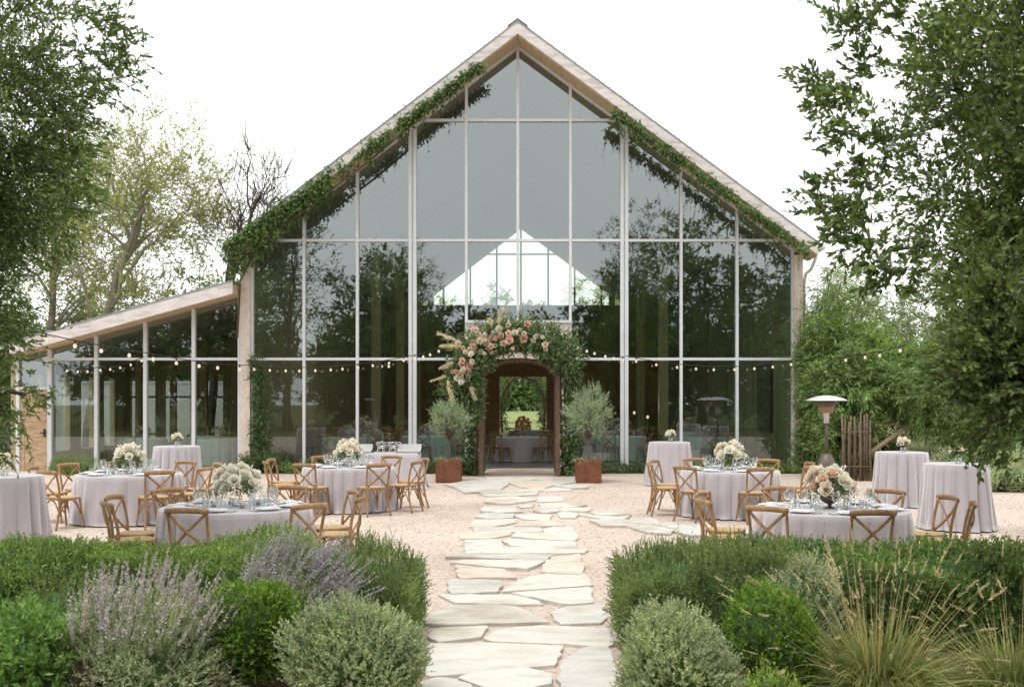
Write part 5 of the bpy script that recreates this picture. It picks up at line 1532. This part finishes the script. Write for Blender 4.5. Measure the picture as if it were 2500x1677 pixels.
# fountain grass
def fountain_grass(label, c, n, L, seeds, ht):
    t = thing('fountain_grass', label, 'ornamental grass', (c[0], c[1], 0), 'ornamental grasses')
    a = rng.uniform(0, 2*PI, n); el = rng.uniform(.25, 1.5, n); rr = rng.uniform(0, .16, n)
    Bp = np.stack([c[0]+rr*np.cos(a), c[1]+rr*np.sin(a), np.full(n, .02)], 1)
    D = nrmz(np.stack([np.cos(a)*np.cos(el), np.sin(a)*np.cos(el), np.sin(el)+.25], 1) + rng.normal(size=(n,3))*.14)
    V, Fc = blades(Bp, D, L*rng.uniform(.6, 1.2, n), np.full(n, .009), rng.uniform(.25, 1.3, n), 5)
    arr_build('blades', V, Fc, M['lf_grass'], t)
    m = seeds; a = rng.uniform(0, 2*PI, m); el = np.clip(rng.normal(1.05, .28, m), .35, 1.5)
    D = nrmz(np.stack([np.cos(a)*np.cos(el), np.sin(a)*np.cos(el), np.sin(el)], 1))
    Bp = np.stack([c[0]+.1*np.cos(a), c[1]+.1*np.sin(a), np.full(m, .05)], 1)
    Ls = ht*rng.uniform(.75, 1.15, m); bd = rng.uniform(.04, .34, m)
    V, Fc = blades(Bp, D, Ls, np.full(m, .005), bd, 6); arr_build('stalks', V, Fc, M['lf_straw'], t)
    tip = Bp + D*Ls[:, None] - np.array([0,0,1.0])*(bd*Ls)[:, None]
    Dt = nrmz(D - np.array([0,0,1.0])*(bd*2.2)[:, None] + rng.normal(size=D.shape)*.1); Lh = rng.uniform(.05, .12, m)
    V, Fc = twig_leaves(tip - Dt*.01, Dt, Lh, 46, .020, .006, .55, 0, .0, .2); arr_build('seedheads', V, Fc, M['lf_seed'], t)
    return t
fountain_grass('big arching fountain grass with tan seedheads at lower right', (2.20, 6.75), 3000, .80, 110, 1.0)
fountain_grass('greener fountain grass clump at the lower right picture corner', (3.05, 6.75), 1900, .72, 40, .9)
# low plants along the wall
def lowrow(label, x0, x1, y, n, mat, h, lL, lW, name='border_plant'):
    t = thing(name, label, 'plants', ((x0+x1)/2, y, 0), 'border plants along the barn wall')
    P = np.stack([rng.uniform(x0, x1, n), y + rng.normal(0, .16, n), rng.uniform(.02, h*.6, n)], 1)
    T = nrmz(rng.normal(size=P.shape)*.6 + np.array([0, -.2, .7])); L = h*rng.uniform(.4, 1.1, n)
    V, Fc = twig_leaves(P, T, L, 9, lL, lW, .9, .1); arr_build('foliage', V, Fc, mat, t)
    V, Fc = twig_tubes(P, T, L, .003); arr_build('stems', V, Fc, M['stem'], t)
lowrow('low ivy and strappy plants at the foot of the left corner post', -7.3, -6.3, 28.2, 420, M['lf_ivy'], .42, .08, .035)
lowrow('low leafy border plants along the sill left of the buffet', -6.3, -3.6, 28.1, 700, M['lf_hedge2'], .22, .055, .03)
lowrow('low green border plants between buffet and left planter', -2.6, -1.5, 28.0, 300, M['lf_ivy'], .22, .06, .03)
lowrow('low green border plants right of the right planter', 1.5, 4.3, 28.1, 620, M['lf_ivy'], .24, .06, .03)
lowrow('bright green border plants behind the far right table', 4.3, 7.0, 28.0, 620, M['lf_hedge'], .22, .06, .03)
lowrow('ivy mound at the left foot of the arbor', -1.7, -1.15, 27.2, 260, M['lf_ivy'], .35, .08, .05)
bush('grass_clump', 'yellow green grassy clump by the lean-to door', (-11.4, 27.4, .12), (.6, .3, .28), M['lf_hedge'], 420, .25, 10, .08, .012, 1.2, .3, .5, None, 'plant', .2, .5)
bush('small_plant', 'small silvery plant on the gravel at the right edge', (7.2, 18.3, .05), (.28, .22, .10), M['lf_germander'], 220, .12, 8, .04, .02, .6, .4, .8, None, 'plant', .2, .5)

# ------------------------------------------------------------------ right side planting
def bamboo(label, pts, n):
    t = thing('bamboo_clump', label, 'bamboo', (8.0, 28.0, 0))
    mb = MB(); O, T = [], []
    for k in range(n):
        x = random.uniform(7.35, 8.9); y = random.uniform(27.6, 29.6); h = random.uniform(3.2, 5.4) * (1 - .30*max(0, (x-8.1)))
        lx, ly = random.gauss(.18, .3), random.gauss(-.25, .25)
        p = spline([(x,y,0),(x+lx*.15,y+ly*.15,h*.4),(x+lx*.5,y+ly*.5,h*.75),(x+lx*1.3,y+ly*1.3,h)], 5)
        mb.tube(p, [.016*(1-.8*i/len(p))+.002 for i in range(len(p))], 5)
        for q in p[3:]:
            for _ in range(7):
                O.append(tuple(q)); T.append((random.gauss(0,1)+lx, random.gauss(-.3,1), random.gauss(.1,.6)))
    mb.build('culms', M['gstem'], t)
    O = np.array(O) + rng.normal(size=(len(O),3))*.05; T = nrmz(np.array(T)); L = rng.uniform(.25, .6, len(O))
    V, Fc = twig_leaves(O, T, L, 10, .14, .028, .7, .35, .15, .25, .2); arr_build('foliage', V, Fc, M['lf_bamboo'], t)
    V, Fc = twig_tubes(O, T, L, .003, .2); arr_build('twigs', V, Fc, M['gstem'], t)
bamboo('tall light green bamboo clump against the right barn corner', None, 60)
tree('pinnate_shrub', 'spreading dark green shrub with drooping feathery leaves behind the patio heater', [(8.1,26.6,0),(8.0,26.5,1.2),(7.9,26.4,2.2)], [((7.9,26.2,2.2),(1.0,.8,.9),1.2), ((9.3,26.0,2.1),(1.1,.9,.75),1.3), ((7.7,25.9,1.0),(.75,.5,.75),.8), ((10.2,26.2,1.7),(.7,.8,.55),.5)],
     330, 8, 13, .40, .16, .042, M['lf_sumac'], M['bark'], .07, 8, None, 'shrub', 2.2, .05, .45, .05, None, .9, .35, .22)
tree('pinnate_shrub', 'brighter feathery shrub to the right of the stick screen', [(9.6,27.2,0),(9.6,27.1,1.2),(9.7,27.0,2.0)], [((9.8,26.8,2.4),(1.2,.8,.8),1), ((8.9,27.3,2.9),(.9,.7,.6),.6)],
     200, 8, 13, .40, .15, .042, M['lf_bamboo'], M['bark'], .06, 6, None, 'shrub', 2.2, .05, .4, .1, None, .9, .35, .22)
st = thing('stick_screen', 'upright bundle of bare brown poles standing like a screen under the shrubs', 'screen', (7.72, 25.2, 0))
for k in range(11):
    x = 7.40 + .064*k + random.uniform(-.01,.01); y = 25.2+random.uniform(-.06,.06); h = 1.48+random.uniform(-.12,.14)
    mb = MB(); mb.tube([(x,y,.0),(x+random.uniform(-.02,.02),y,h*.5),(x+random.uniform(-.03,.03),y,h)], [.032,.028,.024], 6); mb.build('pole', M['stick'], st)
mb = MB()
for z in (.35, 1.15): mb.tube([(7.38,25.13,z),(8.06,25.13,z)], .012, 5)
mb.build('tie', M['stick'], st)
lg = thing('fallen_branch', 'pale bare branch propped at a slant beside the stick screen', 'log', (8.2, 25.6, 0))
mb = MB(); mb.tube(spline([(8.05,25.5,.60),(8.4,25.6,.82),(9.15,25.8,1.30)], 4), [.05,.05,.055,.055,.06,.06,.06,.06,.055], 7); mb.build('limb', M['log'], lg)
mb = MB(); mb.tube([(8.5,25.5,.02),(8.42,25.55,.6),(8.2,25.6,1.35)], .022, 5); mb.tube([(8.1,25.7,1.4),(8.6,25.8,1.28),(9.3,25.9,1.42)], .04, 6); mb.tube([(9.12,25.8,.0),(9.14,25.85,.7),(9.1,25.8,1.35)], .05, 6); mb.build('twig', M['log'], lg)
for i, (x, y, rx, h, mt, lb) in enumerate([(9.0,27.8,1.0,.75,'lf_hedge','bright green low shrub behind the propped branch'), (10.3,25.0,1.0,.62,'lf_germander','soft grey green shrub behind the right cocktail tables'), (9.9,22.5,.75,.34,'lf_germander','low silvery shrub near the far cocktail table'), (11.6,23.5,.9,.72,'lf_artemisia','pale feathery shrub at the right edge behind the tree leaves'), (11.9,21.0,.9,.5,'lf_hedge','low green shrub at the right edge of the courtyard'), (12.2,27.5,1.6,1.1,'lf_hedge2','dark shrub mass at the right edge behind the pale shrub')]):
    bush('garden_shrub', lb, (x, y, h*.55), (rx, rx*.7, h*.75), M[mt], 900, .28, 11, .06, .026, .7, .4, .8, 'shrubs along the right side of the courtyard', 'shrub', .25, .72)
# ------------------------------------------------------------------ trees
def tips(px0, py0, px1, py1, Y): return at(px0*1.0693, py0*1.0693, Y)
R_TIPS = [W_(x, y, Y) for x, y, Y in ((1850,185,8.8),(1880,230,8.7),(1905,40,9.0),(1940,60,8.8),(1855,440,8.8),(1890,320,8.9),(1900,490,8.6),(1910,530,8.5),(1960,470,8.6),(1985,330,8.8),(1960,150,8.9),(1990,600,8.4),(2010,20,9),(1920,250,8.6),(1940,395,8.7),(1950,560,8.5),(2240,1010,8.3),(2270,1035,8.4),(2200,1000,8.4),(2320,1040,8.3),(2030,640,8.4),(2060,560,8.5))]
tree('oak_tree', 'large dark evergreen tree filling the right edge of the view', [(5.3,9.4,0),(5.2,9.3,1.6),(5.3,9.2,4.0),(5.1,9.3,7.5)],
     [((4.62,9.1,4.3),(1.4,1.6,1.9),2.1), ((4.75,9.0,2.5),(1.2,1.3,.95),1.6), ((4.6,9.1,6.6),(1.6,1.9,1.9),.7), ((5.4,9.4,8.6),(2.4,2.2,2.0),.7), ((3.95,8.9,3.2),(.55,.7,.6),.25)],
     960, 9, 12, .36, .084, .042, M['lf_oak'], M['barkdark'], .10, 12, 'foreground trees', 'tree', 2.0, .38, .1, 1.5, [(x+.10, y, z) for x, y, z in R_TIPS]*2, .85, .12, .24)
tree('oak_tree', 'lighter green young tree low at the right edge, in front of the dark one', [(3.75,7.7,0),(3.7,7.7,.8),(3.55,7.6,1.8)], [((3.42,7.6,2.15),(.36,.4,.50),1), ((3.22,7.5,2.6),(.12,.15,.30),.25)],
     95, 9, 13, .28, .072, .036, M['lf_oakl'], M['barkdark'], .05, 7, 'foreground trees', 'tree', 2.0, .4, .1, 1.65, None, .85, .08, .2)
L_TIPS = [W_(x, y, Y) for x, y, Y in ((300,60,10),(325,150,10.2),(275,65,10),(290,175,10),(270,200,9.8),(230,190,10),(245,125,9.9),(195,400,9.7),(245,410,9.6),(230,460,9.7),(180,330,9.7),(150,560,9.6),(215,260,9.9),(100,900,9.4),(60,960,9.5),(200,30,10),(210,330,9.8))]
tree('oak_tree', 'large dark evergreen tree filling the left edge of the view', [(-5.9,10.2,0),(-5.85,10.1,1.6),(-5.9,10.0,4.0),(-5.8,10.0,7.0)],
     [((-5.10,9.9,4.5),(.90,1.4,1.7),1.9), ((-5.45,9.8,2.7),(.75,1.1,1.1),1.2), ((-5.6,10,7.0),(2.0,2.0,2.0),.7), ((-4.85,9.9,3.7),(.45,.7,.5),.3), ((-5.25,9.8,1.9),(.45,.6,.7),.4)],
     700, 10, 13, .34, .070, .029, M['lf_oak'], M['barkdark'], .17, 14, 'foreground trees', 'tree', 2.0, .15, .1, 1.35, [(x-.16, y, z) for x, y, z in L_TIPS]*2, .85, .12, .24)
# background, left
BG = 'trees behind the lean-to'
tree('elm_tree', 'tall thin leafed elm with pale leaning trunk behind the lean-to', [(-15.6,39,0),(-15.2,39,4.2),(-14.2,39,7.2),(-13.4,39,9.6)], [((-13.6,39,9.6),(2.6,2.2,3.0),1.3), ((-15.0,39,8.6),(2.4,2.0,2.6),.9), ((-11.9,39,8.2),(1.4,1.6,2.6),.6), ((-14.2,39,5.6),(2.2,1.6,1.0),.35)],
     360, 7, 8, .85, .14, .07, M['lf_elm'], M['paletrunk'], .23, 14, BG, 'tree', 1.8, .55, .1, 2, None, .9, .0, .4, tw_r=.009)
tree('elm_tree', 'sparse elm further left whose thin crown shows over the shed roof', [(-18.6,42,0),(-18.4,42,4.0),(-18.0,42,7.5),(-17.6,42,9.4)], [((-17.6,42,9.2),(2.4,2.0,2.8),1), ((-19.2,42,7.0),(2.4,2.0,2.2),.8), ((-16.0,42,6.5),(1.5,1.6,1.6),.4)],
     260, 7, 8, .85, .14, .07, M['lf_elm'], M['paletrunk'], .20, 11, BG, 'tree', 1.8, .5, .1, 2, None, .9, .0, .4, tw_r=.009)
tree('bare_tree', 'almost leafless tree with thin upright branches left of the barn roof', [(-11.2,38.5,0),(-10.8,38.5,4.6),(-10.1,38.5,6.8),(-9.5,38.5,9.0)], [((-9.1,38.5,8.7),(1.5,1.3,2.4),1), ((-10.3,38.5,8.0),(1.1,1.2,2.2),.6)],
     80, 5, 2, 1.1, .07, .035, M['lf_elm'], M['barkdark'], .17, 16, BG, 'tree', 1.6, .9, .0, 3, None, .7, -.05, .3, tw_r=.015)
for i, (x, y, h, rx, mt, lb) in enumerate([(-13.0,44,7.0,2.4,'lf_dense','dense dark green tree behind the middle of the lean-to roof'), (-10.2,43,6.8,1.6,'lf_elm','yellowish bushy tree beside the barn eave at left'), (-16.8,44,6.8,2.2,'lf_grey','grey green bushy tree behind the pale elm trunk'),
        (-20.5,40,6.2,2.6,'lf_dense','dense tree at far left over the shed'), (-11.3,46,8.2,1.7,'lf_grey','slender grey green tree behind the bare tree'), (-23.5,37,7.5,2.4,'lf_dense','dark tree at the far left behind the foreground leaves')]):
    tree('garden_tree', lb, [(x,y,0),(x+.1,y,h*.3),(x-.1,y,h*.6)], [((x,y,h*.62),(rx,rx*.8,h*.36),1), ((x+rx*.4,y-.4,h*.42),(rx*.8,rx*.7,h*.25),.7), ((x-rx*.4,y-.2,h*.38),(rx*.8,rx*.7,h*.25),.7)],
         230, 8, 11, .70, .19, .095, M[mt], M['bark'], .2, 9, BG, 'tree', 2.0, .2, .3, .5, None, .9, .2, .4)
# background, right
BR = 'trees on the right beyond the courtyard'
for i, (x, y, h, rx, mt, lb) in enumerate([(12.2,38,6.4,2.6,'lf_grey','grey green tree right of the barn behind the bamboo'), (15.6,40,6.6,2.8,'lf_dense','rounded tree behind the right tree leaves'), (18.5,36,7.2,2.8,'lf_dense','dense tree at the far right edge'), (13.6,31.5,4.4,1.9,'lf_grey','low spreading tree with an arching limb behind the string lights')]):
    tree('garden_tree', lb, [(x,y,0),(x+.2,y,h*.3),(x-.2,y,h*.6)], [((x,y,h*.62),(rx,rx*.8,h*.36),1), ((x+rx*.5,y-.4,h*.40),(rx*.8,rx*.7,h*.26),.7), ((x-rx*.5,y-.2,h*.40),(rx*.8,rx*.7,h*.26),.7)],
         240, 8, 11, .65, .17, .07, M[mt], M['bark'], .2, 9, BR, 'tree', 2.0, .2, .3, .4, None, .9, .2, .4)
# beyond the barn, seen through gable window and back door
BB = 'trees seen through the barn'
for i, (x, y, h, rx, mt, lb) in enumerate([(-7.5,74,10.6,3.0,'lf_elm','leafy tree behind the barn, left in the gable window'), (5.6,76,11.0,2.6,'lf_elm','leafy tree behind the barn, right in the gable window'), (-2.6,86,10.4,2.8,'lf_grey','hazy tree behind the barn left of centre in the gable window'), (1.5,95,10.0,3.2,'lf_grey','hazy tree behind the barn at the centre of the gable window')]):
    tree('garden_tree', lb, [(x,y,0),(x,y,h*.35),(x,y,h*.7)], [((x,y,h*.66),(rx,rx*.8,h*.34),1), ((x+rx*.4,y,h*.5),(rx*.7,rx*.7,h*.22),.6)], 150, 7, 10, .8, .26, .13, M[mt], M['bark'], .22, 9, BB, 'tree', 2.0, .2, .3, 3.2 if i > 1 else 1.5, None, .9, .2, .5)
for i, x in enumerate((-16,-9,-2,4.5,11,18)):
    y = 180 + 6*(i % 2); h = 17 + 2*(i % 3)
    tree('garden_tree', 'far %s tree across the lawn behind the barn' % ('broad','rounded','central','spreading','tall','darker')[i], [(x,y,0),(x,y,h*.3),(x,y,h*.6)], [((x,y,h*.5),(5,3.5,h*.45),1), ((x,y-2,2.8),(5.5,2.5,2.7),.9)], 170, 7, 9, 1.6, .75, .45, M['lf_dense'], M['bark'], .4, 6, BB, 'tree', 2.0, .2, .3, .5, None, .9, .2, .9)
ba = thing('rear_arbor', 'leafy vine arch beyond the open back door of the barn', 'arbor', (-.05, 62, 0))
pts = [(-1.25,62,.0),(-1.3,62,1.3),(-1.2,62,2.2),(-.75,62,2.95),(-.05,62,3.2),(.65,62,2.95),(1.1,62,2.2),(1.2,62,1.3),(1.15,62,.0)]
mb = MB(); mb.tube(pts, .07, 6); mb.build('arch', M['arbor'], ba)
P, D = cloud(pts, (.30,.3,.24), 900); T = nrmz(D+rng.normal(size=D.shape)*.5-np.array([0,0,.3])); V, Fc = twig_leaves(P, T, rng.uniform(.2,.45,len(P)), 7, .12, .06, .9, .3); arr_build('foliage', V, Fc, M['lf_ivy'], ba)
gw = thing('garden_wall', 'white rendered garden wall glimpsed through the lean-to windows', 'wall', (-13, 40.6, 0))
mb = MB(); mb.box(-17.5, -7.9, 40.5, 40.7, 0, 2.5); mb.build('wall', M['trim'], gw)
mb = MB(); mb.box(-17.55, -7.85, 40.46, 40.74, 2.503, 2.58); mb.build('coping', M['palemetal'], gw)
# behind the viewpoint: the trees mirrored in the glass
RT = 'trees mirrored in the barn glass'
for i, (x, y, h, rx, mt, lb) in enumerate([(-14.5,-9,15.0,3.2,'lf_dark','tall airy tree mirrored at the left of the barn glass'), (-9.0,-12,11.5,3.4,'lf_dark','dark tree mirrored left of the barn door'), (-19,-14,12.5,3.6,'lf_dark','dark tree mirrored in the lean-to glass'), (-24,-11,11.5,3.6,'lf_dark','dark tree mirrored at the far left of the lean-to glass'), (-4.2,-18,8.6,3.2,'lf_dark','low dark tree mirrored just left of the door'), (1.5,-20,8.0,3.4,'lf_dark','low dark tree mirrored over the door'),
        (6.2,-15,10.6,3.2,'lf_dark','dark tree mirrored right of the barn door'), (11.2,-11,13.6,3.8,'lf_dark','dense tall tree mirrored in the right of the barn glass'), (16.5,-13,13.0,3.8,'lf_dark','dense tree mirrored at the right barn corner'), (-11.5,-24,10.5,4,'lf_dark','farther dark tree mirrored at left'), (9,-26,10.5,4.5,'lf_dark','farther dark tree mirrored at right')]):
    airy = i == 0
    tree('garden_tree', lb, [(x,y,0),(x,y,h*.3),(x+.3,y,h*.7)], [((x,y,h*.62),(rx,rx*.8,h*.38),1)] + ([] if airy else [((x+rx*.4,y,h*.35),(rx*.9,rx*.7,h*.30),.9), ((x-rx*.4,y,h*.3),(rx*.9,rx*.7,h*.28),.9)]),
         170 if airy else 260, 5 if airy else 7, 7 if airy else 10, 1.1, .26 if airy else .42, .12 if airy else .2, M[mt], M['barkdark'], .28, 12, RT, 'tree', 2.0, .5 if airy else .2, .2, .4, None, .9, .1, .55, tw_r=.012)

# ------------------------------------------------------------------ sky, sun, camera
w = bpy.data.worlds.new('World'); SC.world = w; w.use_nodes = True
nt = w.node_tree; nt.nodes.clear()
out = nt.nodes.new('ShaderNodeOutputWorld'); bg = nt.nodes.new('ShaderNodeBackground')
sky = nt.nodes.new('ShaderNodeTexSky'); sky.sky_type = 'NISHITA'; sky.sun_disc = False
SUN_E, SUN_R = math.radians(70), math.radians(215)
sky.sun_elevation = SUN_E; sky.sun_rotation = SUN_R; sky.air_density = 1.0; sky.dust_density = 4.0
hs = nt.nodes.new('ShaderNodeHueSaturation'); hs.inputs['Saturation'].default_value = .12
nt.links.new(sky.outputs[0], hs.inputs['Color'])
col = mixc(nt, .80, hs.outputs[0], G(18, 18, 17.7))          # overcast: an even bright cloud layer over the sky
nt.links.new(col, bg.inputs[0]); bg.inputs[1].default_value = .10
nt.links.new(bg.outputs[0], out.inputs[0])
sl = bpy.data.lights.new('sun', 'SUN'); sl.energy = 1.9; sl.angle = math.radians(14); sl.color = (1.0, .96, .90)
so = bpy.data.objects.new('sun', sl); COL.objects.link(so)
dv = Vector((math.sin(SUN_R)*math.cos(SUN_E), math.cos(SUN_R)*math.cos(SUN_E), math.sin(SUN_E)))
so.rotation_euler = dv.to_track_quat('Z', 'Y').to_euler(); so.location = (0, 0, 30)
cam = bpy.data.cameras.new('camera'); co = bpy.data.objects.new('camera', cam); COL.objects.link(co)
co.location = (0, 0, EYE); co.rotation_euler = (PI/2, 0, 0)
cam.sensor_width = 36; cam.lens = F/2500*36
cam.shift_x = -(HX-1250)/2500; cam.shift_y = (HY-838.5)/2500
cam.clip_end = 3000; cam.clip_start = .1
cam.dof.use_dof = True; cam.dof.focus_distance = 20; cam.dof.aperture_fstop = 4.0
SC.camera = co
SC.view_settings.view_transform = 'Standard'; SC.view_settings.look = 'None'; SC.view_settings.exposure = 0; SC.view_settings.gamma = 1
SC.render.engine = 'CYCLES'
cy = SC.cycles
cy.max_bounces = 8; cy.diffuse_bounces = 4; cy.glossy_bounces = 3; cy.transmission_bounces = 4; cy.transparent_max_bounces = 16
cy.caustics_reflective = False; cy.caustics_refractive = False
cy.use_adaptive_sampling = True; cy.adaptive_threshold = .02; cy.use_denoising = True
cy.sample_clamp_indirect = 4
